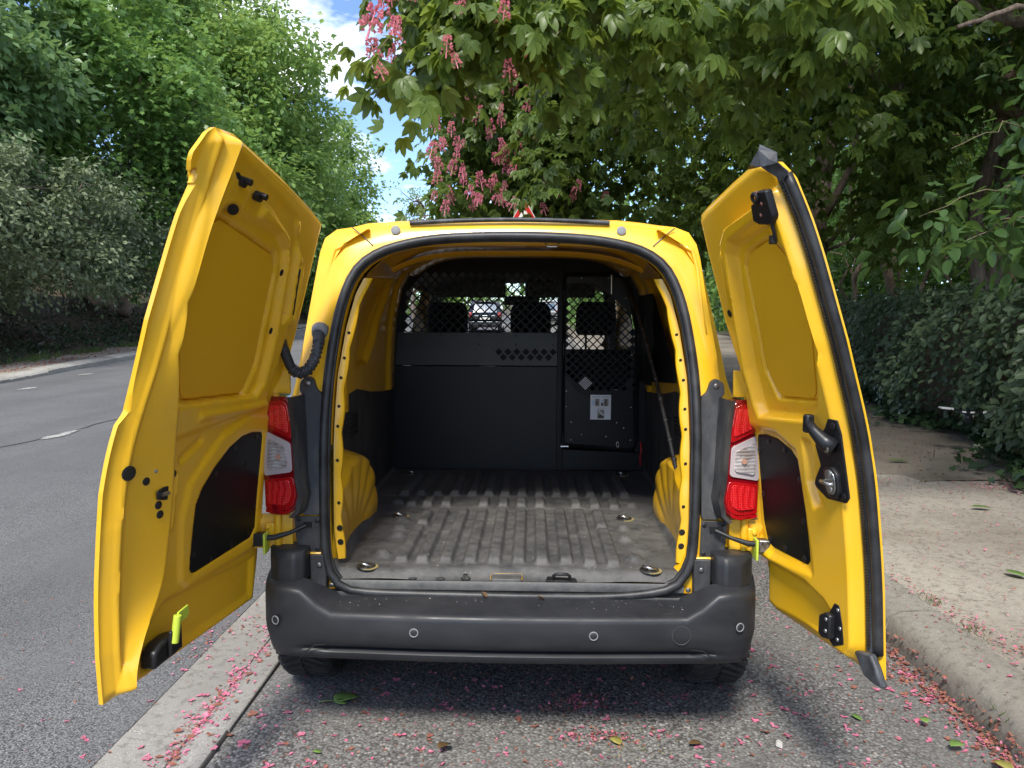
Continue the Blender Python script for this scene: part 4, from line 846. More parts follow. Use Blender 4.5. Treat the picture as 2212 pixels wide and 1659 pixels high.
# latches and handle plate
t1 = pl(RD, [(.395,1.795),(.415,1.805),(.455,1.800),(.452,1.735),(.435,1.715),(.375,1.722),(.350,1.735),(.362,1.775),(.392,1.782)], .052, .022, 'top_latch', 'black_steel', rd, .004)
mk('latch_jaw', *torus_vf(RD.p(.400, 1.782, .078), RD.nrm(1.78), .012, .005, 14, 6), 'black_steel', t1, smooth=True)
for a, z in ((.42,1.765),(.40,1.738),(.41,1.795)): screw('rivet', RD.p(a, z, .074), RD.nrm(z), .0055, .003, 'rust_rivet', t1)
tube('latch_rod', [RD.p(.432, 1.72, .07), RD.p(.428, 1.69, .068), RD.p(.415, 1.665, .064)], .005, 'black_steel', t1); mk('rod_clip', *obx(RD.p(.41, 1.672, .066), RD.e, (0, 0, 1), RD.m, .010, .012, .008), 'black_plastic', t1, bevel=.002)
hp = pl(RD, [(.455,1.188),(.495,1.188),(.500,1.150),(.505,.975),(.490,.958),(.404,.952),(.352,.975),(.350,.998),(.383,1.045),(.368,1.102),(.43,1.158)], .058, .006, 'handle_plate', 'black_steel', rd, .002)
for a, z in ((.475,1.170),(.485,1.070),(.484,.975),(.362,.988)): screw('plate_screw', RD.p(a, z, .064), RD.m, .011, .004, 'black_plastic', hp)
q = [RD.p(.470, 1.108, .070), RD.p(.452, 1.125, .088), RD.p(.425, 1.150, .095), RD.p(.408, 1.172, .096)]
hd = mk('handle', *tube_vf(q, [.028, .022, .016, .013], 12), 'black_plastic', hp, smooth=True); mk('handle_grip', *obx(RD.p(.404, 1.168, .094), RD.e, Vector((0, 0, 1)), RD.m, .012, .026, .013), 'black_plastic', hp, bevel=.006)
screw('handle_screw', RD.p(.472, 1.106, .096), RD.m, .010, .003, 'steel', hp)
kb = pl(RD, [(.415,1.045),(.455,1.055),(.478,1.035),(.480,.985),(.465,.965),(.43,.965),(.41,.99)], .062, .016, 'striker_box', 'black_plastic', hp, .004, .01)
ks = pl(RD, [(.428,1.040),(.452,1.046),(.470,1.030),(.472,.990),(.458,.974),(.436,.976),(.424,.995)], .078, .004, 'striker_plate', 'steel', hp, .0015, .008)
for z in (1.032, .988): screw('striker_screw', RD.p(.449, z, .082), RD.m, .009, .003, 'galvanised', hp)
mk('striker_loop', *tube_vf([RD.p(.43, 1.010, .082), RD.p(.435, 1.010, .100), RD.p(.455, 1.010, .106), RD.p(.478, 1.010, .103), RD.p(.484, 1.010, .094)], .0055, 8), 'steel', hp, smooth=True)
b2 = pl(RD, [(.418,.650),(.440,.650),(.455,.60),(.462,.545),(.415,.520),(.392,.534),(.385,.60)], .054, .008, 'bottom_latch', 'black_steel', rd, .002)
mk('latch_housing', *plate_vf([RD.p(a, z, .060) for a, z in ((.405,.620),(.372,.600),(.368,.545),(.385,.535),(.425,.545),(.425,.615))], RD.m, .022), 'black_plastic', b2, bevel=.006)
for a, z in ((.436,.635),(.446,.585),(.435,.548),(.408,.565),(.41,.60)): screw('rivet', RD.p(a, z, .062 if a > .43 else .082), RD.m, .006, .003, 'galvanised', b2)
screw('access_plug', RD.p(.026, 1.475, .050), RD.nrm(1.47), .013, .003, 'black_plastic', rd)
# -- hinges, door checks, cable boot
for D, sx in ((LD, -1), (RD, 1)):
    for z0, z1 in ((1.195, 1.285), (.655, .775)):
        hg = mk('hinge', *plate_vf([Vector((sx*.752, .0, z0)), D.p(-.02, z0-.0, -.004), D.p(.02, z0+.01, .012), D.p(.02, z1-.02, .012), D.p(-.03, z1, -.004), Vector((sx*.752, .0, z1))], (0, 1, 0), .012), 'yellow', van, bevel=.004)
        cyl('hinge_pin', (sx*.800, -.008, (z0+z1)/2), (0, 0, 1), .013, z1-z0+.012, 'yellow', hg, 14); mk('hinge_block', *obx((sx*.825, -.016, (z0+z1)/2+.01), (1, 0, 0), (0, 1, 0), (0, 0, 1), .016, .010, .026), 'yellow', hg, bevel=.004)
        for dz in (-.02, .022): screw('hinge_bolt', (sx*.83, -.026, (z0+z1)/2+dz), (0, -1, 0), .009, .006, 'yellow', hg)
    ck = mk('check_bracket', *join_parts([obx((sx*.868, -.045, .700), (1, 0, 0), (0, 1, 0), (0, 0, 1), .034, .02, .022), obx((sx*.895, -.07, .700), (1, 0, 0), (0, 1, 0), (0, 0, 1), .012, .03, .032)]), 'black_steel' if sx < 0 else 'grimy_steel', van, bevel=.005)
    tube('check_arm', [(sx*.86, -.05, .703), (sx*.80, -.05, .708), (sx*.75, -.04, .722), (sx*.70, -.018, .742)], [.010, .010, .007, .007], 'rubber', ck); box('check_clip', sx*.828-.004, sx*.828+.004, -.075, -.03, .655, .725, 'lime_plastic', ck, bevel=.002)
    rc = plate('check_plate', [(sx*.652, .002, .64), (sx*.735, .002, .64), (sx*.745, .002, .77), (sx*.655, .002, .77)], (0, -1, 0), .006, 'trim', van); mk('check_slot', *obx((sx*.698, -.006, .742), (1, 0, 0), (0, 1, 0), (0, 0, 1), .014, .004, .009), 'black_hole', rc)
    for x, z in ((.665, .655), (.665, .755), (.725, .66), (.728, .76)): screw('check_screw', (sx*x, -.004, z), (0, -1, 0), .008, .003, 'black_steel', rc)
bp = [(-.681, .12, 1.400), (-.674, .08, 1.362), (-.676, .04, 1.313), (-.690, 0, 1.276), (-.713, -.03, 1.266), (-.732, -.05, 1.287), (-.744, -.062, 1.330), (-.752, -.070, 1.362)]
fine = []
for i in range(len(bp)-1):
    for t in np.linspace(0, 1, 10, endpoint=False): fine.append(Vector(bp[i]).lerp(Vector(bp[i+1]), t))
cb = mk('cable_boot', *tube_vf(fine, [.021 if i < 10 else (.0165 if i > 50 else (.0205 if i % 3 == 0 else .0145)) for i in range(len(fine))], 14), 'grey_rubber' if False else 'rubber_worn', van, smooth=True)
mk('boot_collar', *cyl_vf((-.681, .125, 1.402), (-.05, -1, -.5), .034, .03, 20, .025), 'grey_rubber', cb, smooth=True); mk('boot_grommet', *cyl_vf((-.757, -.070, 1.366), LD.m, .030, .016, 20), 'rubber', cb, smooth=True)

# -- tail lamps and their black surrounds
LAMP = [(.832,1.189),(.762,1.190),(.738,1.180),(.726,1.09),(.722,1.00),(.718,.92),(.708,.855),(.722,.808),(.75,.786),(.80,.780),(.840,.786),(.846,.917),(.840,1.076)]
def ins(P, k, c=None):
    c = c or (sum(p[0] for p in P)/len(P), sum(p[1] for p in P)/len(P)); return [(c[0]+(x-c[0])*k, c[1]+(z-c[1])*k) for x, z in P]
for sx in (-1, 1):
    ly = lambda x: -.052+.30*(x-.72)**1.0*.35+1.4*max(0, x-.78)**1.5
    def lay(P, dy): return [(sx*x, ly(x)+dy, z) for x, z in P]
    def lens(nm, P, d0, d1, mat, par, bev=.004, r=.012):
        P = [tuple(v[:2]) for v in round_poly([(x, z, 0) for x, z in P], r, 3)]; a = lay(P, d0); b = lay(P, d1); n = len(P)
        c = Vector(a[0])*0
        for v in a: c += Vector(v)/n
        V = a+b; F = [tuple(range(n))]+[(i, (i+1) % n, (i+1) % n+n, i+n) for i in range(n)]; return mk(nm, V, F, mat, par, bevel=bev)
    lampo = lens('tail_lamp', LAMP, 0, .09, 'dark_red_lens', van, .008, .025)
    U_ = [(.826,1.172),(.765,1.176),(.748,1.165),(.738,1.10),(.734,1.045),(.828,1.085)]; M_ = [(.834,1.072),(.738,1.032),(.734,.935),(.842,.914)]; D_ = [(.838,.902),(.732,.918),(.722,.858),(.732,.818),(.758,.802),(.838,.802)]
    lens('upper_lens', U_, -.003, .01, 'red_lens', lampo, .002); lens('upper_prism', ins(U_, .74), -.0045, 0, 'red_prism', lampo, .001)
    lens('clear_lens', M_, -.0035, .01, 'frosted_lens', lampo, .002); lens('reverse_lens', ins(M_, .70), -.005, 0, 'clear_lens', lampo, .001); cyl('bulb', (sx*.782, ly(.782)-.0045, .985), (0, 1, 0), .009, .004, 'amber_bulb', lampo)
    lens('lower_lens', D_, -.003, .01, 'red_lens', lampo, .002); lens('lower_prism', ins(D_, .76, (.79, .875)), -.0045, 0, 'red_prism', lampo, .001)
    lens('lamp_foot', [(.836,.80),(.76,.80),(.735,.815),(.745,.795),(.77,.787),(.836,.789)], -.004, .0, 'red_lens', lampo, .001, .003)
    S_ = [(.735,1.20),(.735,1.235),(.712,1.252),(.690,1.242),(.676,1.205),(.655,1.19),(.655,.775),(.72,.775),(.70,.80),(.690,.853),(.702,.92),(.712,1.10),(.725,1.19)]
    P = round_poly([(sx*x, 0, z) for x, z in S_], .012, 3); n = len(P)
    V = [(v.x, ry(v.z)-.016, v.z) for v in P]+[(v.x, ry(v.z)+.02, v.z) for v in P]; sr = mk('lamp_surround', V, [tuple(range(n))]+[(i, (i+1) % n, (i+1) % n+n, i+n) for i in range(n)], 'trim', van, bevel=.006)
    mk('surround_wall', *loft_vf([[(sx*x, ry(z)-.016, z), (sx*(x+.012), ly(x+.02)-.012, z), (sx*(x+.030), ly(x+.03)-.004, z)] for x, z in ((.716,1.19),(.706,1.10),(.700,1.0),(.696,.92),(.686,.853),(.697,.800),(.72,.778))], False), 'trim', sr, auto=50)
    screw('surround_screw', (sx*.707, ry(1.225)-.018, 1.226), (0, -1, 0), .010, .004, 'grimy_steel', sr)
    box('lower_ledge', sx*.70-.07, sx*.70+.07, -.012, .05, .615, .645, 'yellow', van, bevel=.004)

# -- bumper
xs = np.concatenate([np.linspace(-.855, -.70, 14), np.linspace(-.68, .68, 50), np.linspace(.70, .855, 14)])
path = []   # plan line of the outermost skin: flank, corner, rear, corner, flank
half = [(.878, .26), (.868, .18), (.856, .10), (.843, .03), (.832, -.02), (.820, -.065), (.806, -.098), (.786, -.122), (.758, -.138), (.72, -.147), (.68, -.152), (.63, -.156), (.58, -.159), (.54, -.161)]
half = [(x*1.012, y) for x, y in half]; path = [(-x, y, -1) for x, y in half]+[(x, -.161-.016*(1-(x/.52)**2), 0) for x in np.linspace(-.50, .50, 36)]+[(x, y, 1) for x, y in half[::-1]]
rg = []
for i, (x, y, c) in enumerate(path):
    a = Vector(path[max(0, i-1)][:2]); b = Vector(path[min(len(path)-1, i+1)][:2]); t = (b-a).normalized(); n = Vector((-t.y, t.x))    # inward
    k = float(sst(np.array((abs(x)-.585)/.12))); low = float(sst(np.array((abs(x)-.60)/.10)))
    ztop = .484+.080*k; di = .155-.085*k
    prof = [(di, ztop+.016), (di*.6, ztop+.010), (.019, ztop+.004), (.009, ztop-.001), (.003, ztop-.008), (.001, ztop-.020), (0, ztop-.045), (.0, .425), (.003, .40), (.008, .384), (.014-.005*low, .374), (.020-.010*low, .369), (.042-.030*low, .365-.002*low), (.043-.029*low, .357-.002*low), (.026-.010*low, .352-.002*low), (.020-.003*low, .346-.002*low), (.022, .332), (.032, .320), (.055, .311), (.13, .306)]
    rg.append([(x+n.x*d, y+n.y*d, z) for d, z in prof])
bum = mk('bumper', *loft_vf(rg, False), 'bumper', van, auto=48)
mk('bumper_back', *loft_vf([[(x, .02, .30), (x, .015, .47), (x, -.01, .512), (x, -.015, .520)] for x in np.linspace(-.75, .75, 20)], False), 'bumper', bum, auto=50)
mk('step_rail', *loft_vf([[(x, -.018, .508+.004*math.sin(x*9)), (x, -.024, .498), (x, -.020, .486)] for x in np.linspace(-.62, .62, 30)], False), 'trim', bum, smooth=True)
for sx in (-1, 1):
    V, F = loft_vf([[(sx*.688, -.012, z-.01*(z > .6)), (sx*.690, -.075-d, z), (sx*.720, -.100-d, z), (sx*.775, -.092-d, z), (sx*.812, -.055-d*.5, z), (sx*.838, .02, z), (sx*.848, .08, z), (sx*.70, .08, z)] for z, d in ((.560, .004), (.585, .004), (.640, 0), (.660, -.008), (.672, -.024))], True, True, True)
    mk('bumper_corner', V, F, 'bumper', bum, bevel=.008, seg=3)
    mk('step_plate', *loft_vf([[(sx*.628, .0, z), (sx*.632, -.020-d, z), (sx*.686, -.026-d, z), (sx*.692, .0, z)] for z, d in ((.485, .028), (.53, .006), (.56, 0), (.640, 0))], True, True, True), 'trim', bum, bevel=.004)
    for x, z in ((.655, .605), (.612, .535)): screw('bumper_screw', (sx*x, -.024 if z > .6 else -.026, z), (0, -1, 0), .009, .004, 'grimy_steel', bum)
def sensor(x, y, z, n, r=.0165):
    c = Vector((x, y, z)); o = mk('parking_sensor', *torus_vf(c, n, r*.80, r*.13, 20, 6), 'sensor_ring', bum, smooth=True); mk('sensor_face', *dome_vf(c-Vector(n)*.001, n, r*.70, .003), 'bumper', o, smooth=True)
sensor(-.306, -.173, .430, (0, -1, .05)); sensor(.280, -.174, .429, (0, -1, .05)); sensor(-.770, -.146, .456, (-.42, -.9, .05)); sensor(.758, -.149, .456, (.35, -.93, .05))
mk('tow_eye_cover', *torus_vf((.566, -.1605, .430), (.02, -1, .05), .030, .0014, 30, 6), 'trim', bum, smooth=True)
for sx in (-1, 1): tube('bumper_seam', [(sx*.60, -.150, .378), (sx*.64, -.150, .374), (sx*.665, -.150, .355), (sx*.69, -.143, .325)], .0022, 'black_hole', bum, 6)

# ------------------------------------------------------------------ vegetation
def nrmz(a): return a/np.maximum(np.linalg.norm(a, axis=-1, keepdims=True), 1e-9)
def basis_of(d, n):
    y = nrmz(d); x = nrmz(np.cross(y, n)); z = np.cross(x, y); return np.stack([x, y, z], axis=-1)
def bake(name, T, pos, rot, size, mat, parent=None, kind='stuff'):
    """one mesh that holds many leaves: template T=(verts, faces) placed at pos with rot (N,3,3) and size"""
    tv, tf = np.array(T[0], float), T[1]; N_, k = len(pos), len(tv)
    V = (np.einsum('nij,kj->nki', rot, tv)*np.asarray(size).reshape(-1, 1, 1)+np.asarray(pos)[:, None, :]).reshape(-1, 3)
    fl = [i for f in tf for i in f]; ln = np.array([len(f) for f in tf]); L_ = len(fl)
    loops = (np.array(fl)[None, :]+(np.arange(N_)*k)[:, None]).ravel(); st = np.concatenate([[0], np.cumsum(ln)[:-1]])
    starts = (st[None, :]+(np.arange(N_)*L_)[:, None]).ravel()
    me = bpy.data.meshes.new(name); me.vertices.add(len(V)); me.vertices.foreach_set('co', V.ravel().astype(np.float32))
    me.loops.add(len(loops)); me.loops.foreach_set('vertex_index', loops.astype(np.int32)); me.polygons.add(len(starts)); me.polygons.foreach_set('loop_start', starts.astype(np.int32))
    me.update(calc_edges=True); me.validate(); me.materials.append(MAT[mat]); o = link(bpy.data.objects.new(name, me), parent)
    if kind: o['kind'] = kind
    return o
def leaf_mesh(name, T, mat):
    me = bpy.data.meshes.new(name); me.from_pydata([tuple(v) for v in T[0]], [], T[1]); me.materials.append(MAT[mat]); me.shade_smooth(); return me
def scatter(name, me, pos, rot, size, parent):
    for p, r, s in zip(pos, rot, size):
        o = bpy.data.objects.new(name, me[random.randrange(len(me))]); link(o, parent)
        o.matrix_basis = Matrix.Translation(Vector(p)) @ Matrix(r.tolist()).to_4x4() @ Matrix.Scale(float(s), 4)
# leaf shapes (unit length along y)
KITE = ([(0, 0, 0), (-.30, .45, .07), (0, 1, -.08), (.30, .45, .07)], [(0, 3, 2), (0, 2, 1)])
def oval(w=.27, fold=.07, droop=.12, wav=0.):
    V = [(0, 0, 0)]; rows = ((.22, .80), (.50, 1.), (.78, .68))
    for y, k in rows: V += [(-w*k, y+.03, fold*k-droop*y*y+wav*(y > .4)), (0, y, -droop*y*y), (w*k, y+.03, fold*k-droop*y*y-wav*(y < .4))]
    V.append((0, 1, -droop)); F = [(0, 2, 1), (0, 3, 2)]
    for r in range(2): a = 1+3*r; F += [(a, a+1, a+4, a+3), (a+1, a+2, a+5, a+4)]
    F += [(7, 8, 10), (8, 9, 10)]; return V, F
OVAL = oval()
def palmate(base, n, spread, lens):
    V, F = [], []
    for i in range(n):
        a = (i-(n-1)/2)*spread; l = lens[i]; k = len(V); ca, sa = math.cos(a), math.sin(a); dr = -.22*l if n > 3 else 0
        for x, y, z in base[0]: x, y, z = x*l*.92, y*l, z*l+dr*y*y; V.append((x*ca+y*sa, -x*sa+y*ca, z))
        F += [tuple(j+k for j in f) for f in base[1]]
    return V, F
CHEST = palmate(oval(.24, .05, .10), 5, .62, [.62, .90, 1., .90, .62]); CHEST_LO = palmate(KITE, 5, .62, [.62, .90, 1., .90, .62])
MAPLE = ([(0, 0, 0), (-.42, .12, .03), (-.24, .36, .02), (-.50, .62, .03), (-.18, .62, 0), (0, 1, -.06), (.18, .62, 0), (.50, .62, .03), (.24, .36, .02), (.42, .12, .03)], [(0, 9, 8), (0, 8, 6, 4, 2), (0, 2, 1), (2, 4, 3), (4, 6, 5), (6, 8, 7)])
def clusters(n, c, r, shell=.55, seed=1, cut=None):
    g_ = np.random.default_rng(seed); out = []
    while len(out) < n:
        d = g_.normal(size=3); d /= np.linalg.norm(d); q = (shell+(1-shell)*g_.random()**.6) if g_.random() < .8 else g_.random()**.33
        p = np.array(c)+d*q*np.array(r)*(1+.16*math.sin(d[0]*5+seed)+.14*math.sin(d[2]*7+d[1]*4+seed*2))
        if cut is None or cut(p): out.append(p)
    return np.array(out)
def foliate(cl_, per, crad, seed, flat=.7, droop=.35, out=None):
    """leaves in clumps: position, direction, normal"""
    g_ = np.random.default_rng(seed); n = len(cl_)*per; c = np.repeat(cl_, per, 0)
    off = g_.normal(size=(n, 3))*np.array([1, 1, flat])*crad*np.repeat(g_.uniform(.6, 1.3, len(cl_)), per)[:, None]*.55
    d = nrmz(off+g_.normal(size=(n, 3))*crad*.35); d[:, 2] -= droop; d = nrmz(d)
    nn = nrmz(np.array([0, 0, 1.])+g_.normal(size=(n, 3))*.55+nrmz(off)*.4)
    return c+off, d, nn
def in_view(p, m=.0):
    q = p-np.array(CAM_LOC); f_, r_, u_ = (np.array(v) for v in (fw, rt, up)); d = q@f_
    return (d > .3) & (np.abs(q@r_) < d*(.6506+m)) & (np.abs(q@u_) < d*(.488+m)), d
def limb(p0, p1, r0, r1, sag=.0, n=7, wob=.12, seed=0):
    g_ = np.random.default_rng(seed); p0, p1 = np.array(p0, float), np.array(p1, float); L_ = np.linalg.norm(p1-p0); P = []
    for t in np.linspace(0, 1, n):
        w = g_.normal(size=3)*wob*L_*.12*math.sin(math.pi*t); P.append(p0+(p1-p0)*t+w+np.array([0, 0, sag*L_*math.sin(math.pi*t)]))
    return tube_vf(P, list(np.linspace(r0, r1, n)), 7)
def tree(name, base, trunk, r0, cls, limbs_to, label, group, bark='bark', seed=1, tw=.03):
    """Empty > trunk (with limbs and twigs); returns the Empty"""
    t = empty(name, base, label, 'tree', group)
    P = [limb(a, b, ra, rb, seed=seed+i, wob=.5) for i, (a, b, ra, rb) in enumerate(trunk)]
    top = np.array(trunk[0][1]); g_ = np.random.default_rng(seed)
    forks = [np.array(q) for _, q, _, _ in trunk]+[np.array(trunk[0][0])*.35+np.array(trunk[0][1])*.65]
    for i in range(min(limbs_to, len(cls))):
        c = cls[i]; f = forks[g_.integers(len(forks))]; P.append(limb(f, c, tw*g_.uniform(1., 2.2), .006, seed=seed*31+i, n=8, wob=.9, sag=.05))
    mk('trunk', *join_parts(P), bark, t, smooth=True); return t

# -- trees and shrubs on the bank across the road
def far_tree(name, base, c, r, ncl, per, crad, size, leaf, mat, label, seed, hgt=None, limbs=14, cut=None, shell=.55):
    cl_ = clusters(ncl, c, r, shell, seed, cut); b = np.array(base, float)
    t = tree(name, base, [(b, (c[0], c[1], c[2]-r[2]*.35), .24, .10), ((c[0], c[1], c[2]-r[2]*.35), (c[0]+.5, c[1], c[2]+r[2]*.5), .10, .03)], .2, cl_, limbs, label, None, seed=seed, tw=.035)
    p, d, n = foliate(cl_, per, crad, seed+5); g_ = np.random.default_rng(seed+9)
    bake('crown', leaf, p, basis_of(d, n), size*g_.uniform(.65, 1.25, len(p)), mat, t); return t, cl_
far_tree('cotoneaster_shrub', (-14.2, 16.5, 1.0), (-15.2, 18.0, 4.0), (3.0, 6.0, 2.3), 480, 85, .55, .16, KITE, 'cotoneaster_leaf', 'grey-green small-leaved shrub hanging over the dark bank beside the far kerb', 11, limbs=20, cut=lambda p: p[2] > bank(p[0], p[1])+.7)
far_tree('cotoneaster_shrub', (-15.5, 27, 1.5), (-16.0, 28.0, 4.6), (3.2, 5.0, 2.3), 300, 70, .6, .15, KITE, 'cotoneaster_leaf', 'grey-green shrub with reddened twigs on the bank behind the wide open van door', 12, limbs=16, cut=lambda p: p[2] > bank(p[0], p[1])+.6)
t_, cl_ = far_tree('elder_tree', (-17.5, 20, 3.6), (-17.8, 20.0, 8.6), (4.2, 5.0, 3.6), 360, 90, .75, .30, KITE, 'elder_leaf', 'elder tree with pale flat flower heads above the grey-green shrub', 13)
g_ = np.random.default_rng(3); um = cl_[(cl_[:, 0] > -18.5) & (cl_[:, 2] > 6.5)][:110]+g_.normal(size=(len(cl_[(cl_[:, 0] > -18.5) & (cl_[:, 2] > 6.5)][:110]), 3))*.25+np.array([.45, -.4, .35])
UMB = ([(0, 0, 0)]+[(math.cos(a)*(1 if i % 2 else .75), math.sin(a)*(1 if i % 2 else .75), .12) for i, a in enumerate(np.arange(10)*.628)], [(0, i+1, (i+1) % 10+1) for i in range(10)])
bake('flower_heads', UMB, um, basis_of(g_.normal(size=um.shape)*np.array([1, 1, .1]), np.array([.3, -.3, 1.])+g_.normal(size=um.shape)*.2), g_.uniform(.10, .2, len(um)), 'umbel', t_)
far_tree('maple_tree', (-16.5, 29, 3.2), (-15.8, 28.5, 9.0), (4.0, 5.0, 5.2), 420, 80, .8, .25, MAPLE, 'maple_leaf', 'bright green maple with broad lobed leaves next to the elder tree', 14, limbs=18)
far_tree('conifer', (-20, 37, 4), (-19.0, 37, 14), (2.4, 2.4, 7.5), 200, 90, .6, .2, KITE, 'dark_wood_leaf', 'dark narrow evergreen rising behind the maple', 15)
far_tree('lime_tree', (-17.5, 42, 3.0), (-17.2, 42, 11.5), (5.0, 6.0, 8.8), 680, 95, .95, .36, KITE, 'lime_leaf', 'tall light green tree arching towards the road beside the open sky', 16, limbs=40, shell=.45)
far_tree('lime_tree', (-17, 56, 2), (-16.6, 56, 8.8), (4.2, 6.0, 7.0), 460, 90, .95, .36, KITE, 'lime_leaf', 'lower light green tree farther along the road behind the tallest one', 17, limbs=24)
far_tree('young_tree', (-9.4, 60, 1.2), (-9.2, 60, 8.0), (1.9, 2.2, 4.6), 70, 26, .5, .2, KITE, 'lime_leaf', 'thin sparse young tree with see-through twigs against the sky', 18, limbs=60)
far_tree('maple_tree', (-20, 12, 4.2), (-20.5, 12.5, 8.2), (4.2, 5.0, 4.6), 260, 75, .8, .25, MAPLE, 'maple_leaf', 'dense green maple high on the bank behind the elder tree', 19)
far_tree('roadside_bush', (-6.5, 66, 1.1), (-6.0, 66, 3.2), (5.0, 3.0, 2.2), 160, 70, .6, .28, KITE, 'lime_leaf', 'low green bush at the end of the road', 20)
far_tree('roadside_bush', (3.0, 62, 1.0), (3.5, 62, 3.6), (5.0, 3.0, 3.0), 180, 70, .6, .28, KITE, 'maple_leaf', 'green bush beyond the parked cars ahead', 21)
far_tree('roadside_bush', (-17, 75, 1.3), (-17.0, 76, 5.0), (5.0, 4.0, 4.5), 160, 70, .8, .3, KITE, 'maple_leaf', 'rounded green bush where the road bends away', 22)
# undergrowth at the foot of the bank
g_ = np.random.default_rng(31); n = 2600; yy = g_.uniform(10, 34, n); xx = np.array([farx(y) for y in yy])-2.2-np.abs(g_.normal(size=n))*1.6; cc = np.c_[xx, yy, [bank(x, y)+.12 for x, y in zip(xx, yy)]]
p, d, nn = foliate(cc[::4], 9, .32, 32); tag(bake('undergrowth', KITE, p, basis_of(d, nn), g_.uniform(.07, .18, len(p)), 'ivy_leaf'), 'dark low leafy plants under the shrubs at the foot of the bank', 'undergrowth', kind='stuff')
BLADE = ([(-.05, 0, 0), (.05, 0, 0), (.03, .6, .05), (0, 1, .25)], [(0, 1, 2, 3)])
n = 2600; yy = g_.uniform(8, 32, n); xx = np.array([farx(y) for y in yy])-1.55-np.abs(g_.normal(size=n))*.35; sel = np.sin(yy*2.1)+g_.normal(size=n)*.6 > -.1; xx, yy = xx[sel], yy[sel]; n = len(xx)
d = nrmz(np.c_[g_.normal(size=(n, 2))*.4, np.ones(n)]); tag(bake('verge_grass', BLADE, np.c_[xx, yy, [gz(y)+.11 for y in yy]], basis_of(d, g_.normal(size=(n, 3))), g_.uniform(.08, .22, n), 'grass_blade'), 'short grass strip along the far footpath', 'grass', kind='stuff')
n = 2200; yy = g_.uniform(9, 32, n); xx = np.array([farx(y) for y in yy])-.6-np.abs(g_.normal(size=n))*.9
tag(bake('leaf_litter', KITE, np.c_[xx, yy, [max(bank(x, y), gz(y)+.12)+.02 for x, y in zip(xx, yy)]], basis_of(g_.normal(size=(n, 3))*[1, 1, .15], np.array([0, 0, 1.])+g_.normal(size=(n, 3))*.3), g_.uniform(.03, .09, n), 'dry_petal'), 'reddish brown litter strewn over the far footpath', 'litter', kind='stuff')

# -- red-flowering chestnuts over the van and the pavement
def at(x, y, d): return np.array([.075+(x-1150)/1700*d, d-2.656, 1.46-(y-685)/1700*d])
g_ = np.random.default_rng(41)
near = []
for a, b, k in ((at(1060, -60, 6.6), at(880, 100, 5.8), 10), (at(1010, 30, 6.4), at(905, 190, 5.9), 8), (at(1060, 0, 6.2), at(960, 150, 5.4), 9), (at(1180, -40, 6.6), at(1080, 140, 5.6), 12), (at(1300, -60, 7.0), at(1200, 110, 6.0), 12), (at(940, -20, 6.4), at(900, 15, 6.0), 3),
                (at(1500, -80, 7.0), at(1340, 150, 6.2), 12), (at(1650, -80, 7.2), at(1480, 120, 6.4), 12), (at(1800, -80, 7.2), at(1640, 110, 6.4), 12), (at(1900, -60, 6.4), at(1830, 60, 5.2), 6), (at(1250, 40, 7.4), at(1240, 230, 7.2), 7), (at(1420, 60, 7.8), at(1400, 260, 7.6), 8), (at(1560, 40, 7.8), at(1580, 230, 7.4), 8)):
    for t in np.linspace(0, 1, k): near.append(a+(b-a)*t+g_.normal(size=3)*.16)
near = np.array(near)
c_left = clusters(330, (3.6, 13.2, 6.2), (5.4, 5.5, 4.1), .6, 42, cut=lambda p: p[2] > 2.6 and p[1] < 17)
c_left = np.vstack([c_left, np.c_[g_.uniform(-1.35, .9, 140), g_.uniform(9.6, 13.6, 140), g_.uniform(3.1, 6.4, 140)]])
def slot(p):      # the trunks stay open to the road
    q = (p[0]-.075)/(p[1]+2.656); return (.322 < q < .412 and p[2] < 1.46+.24*(p[1]+2.656)) or (.495 < q < .605 and p[2] < 1.46+.27*(p[1]+2.656))
c_left = np.array([p for p in c_left if not slot(p)])
c_mid = clusters(330, (4.2, 8.5, 5.0), (3.6, 4.2, 2.6), .35, 43, cut=lambda p: p[2] > 2.3+max(0, 3-p[0])*.6 and not slot(p))
c_shade = clusters(80, (5.6, 1.0, 7.0), (3.6, 5.0, 1.4), .2, 44)  # canopy above the view, added to shade the right-hand foliage
def foliage(t, cls, per, crad, size, lo, hi, mat, seed, nind, leafname='leaf', droop=.75):
    p, d, n = foliate(cls, per, crad, seed, droop=droop); g_ = np.random.default_rng(seed); s = size*g_.uniform(.7, 1.25, len(p)); r = basis_of(d, n)
    iv, dist = in_view(p); order = np.argsort(np.where(iv, dist/s, 1e9)); a = order[:nind] if nind else order[:0]; b = order[nind:]
    cr_ = bake('crown', lo, p[b], r[b], s[b], mat, t)
    if nind: scatter(leafname, [leaf_mesh(leafname, hi, mat)], p[a], r[a], s[a], cr_)
    return cr_
ct = tree('chestnut_tree', (6.5, 14.9, .13), [((6.5, 14.9, .1), (6.25, 14.7, 4.4), .27, .21), ((6.3, 14.7, 3.0), (5.0, 13.9, 5.4), .13, .07), ((6.25, 14.7, 4.4), (6.2, 14.8, 9.5), .21, .06), ((6.3, 14.7, 3.6), (7.1, 14.0, 6.2), .10, .05)], .2, c_left, 40, 'red-flowering chestnut tree with pale bark leaning over the van roof beside the sky', None, seed=42, tw=.022)
foliage(ct, c_left, 42, .58, .18, CHEST_LO, CHEST, 'chestnut_leaf', 45, 0)
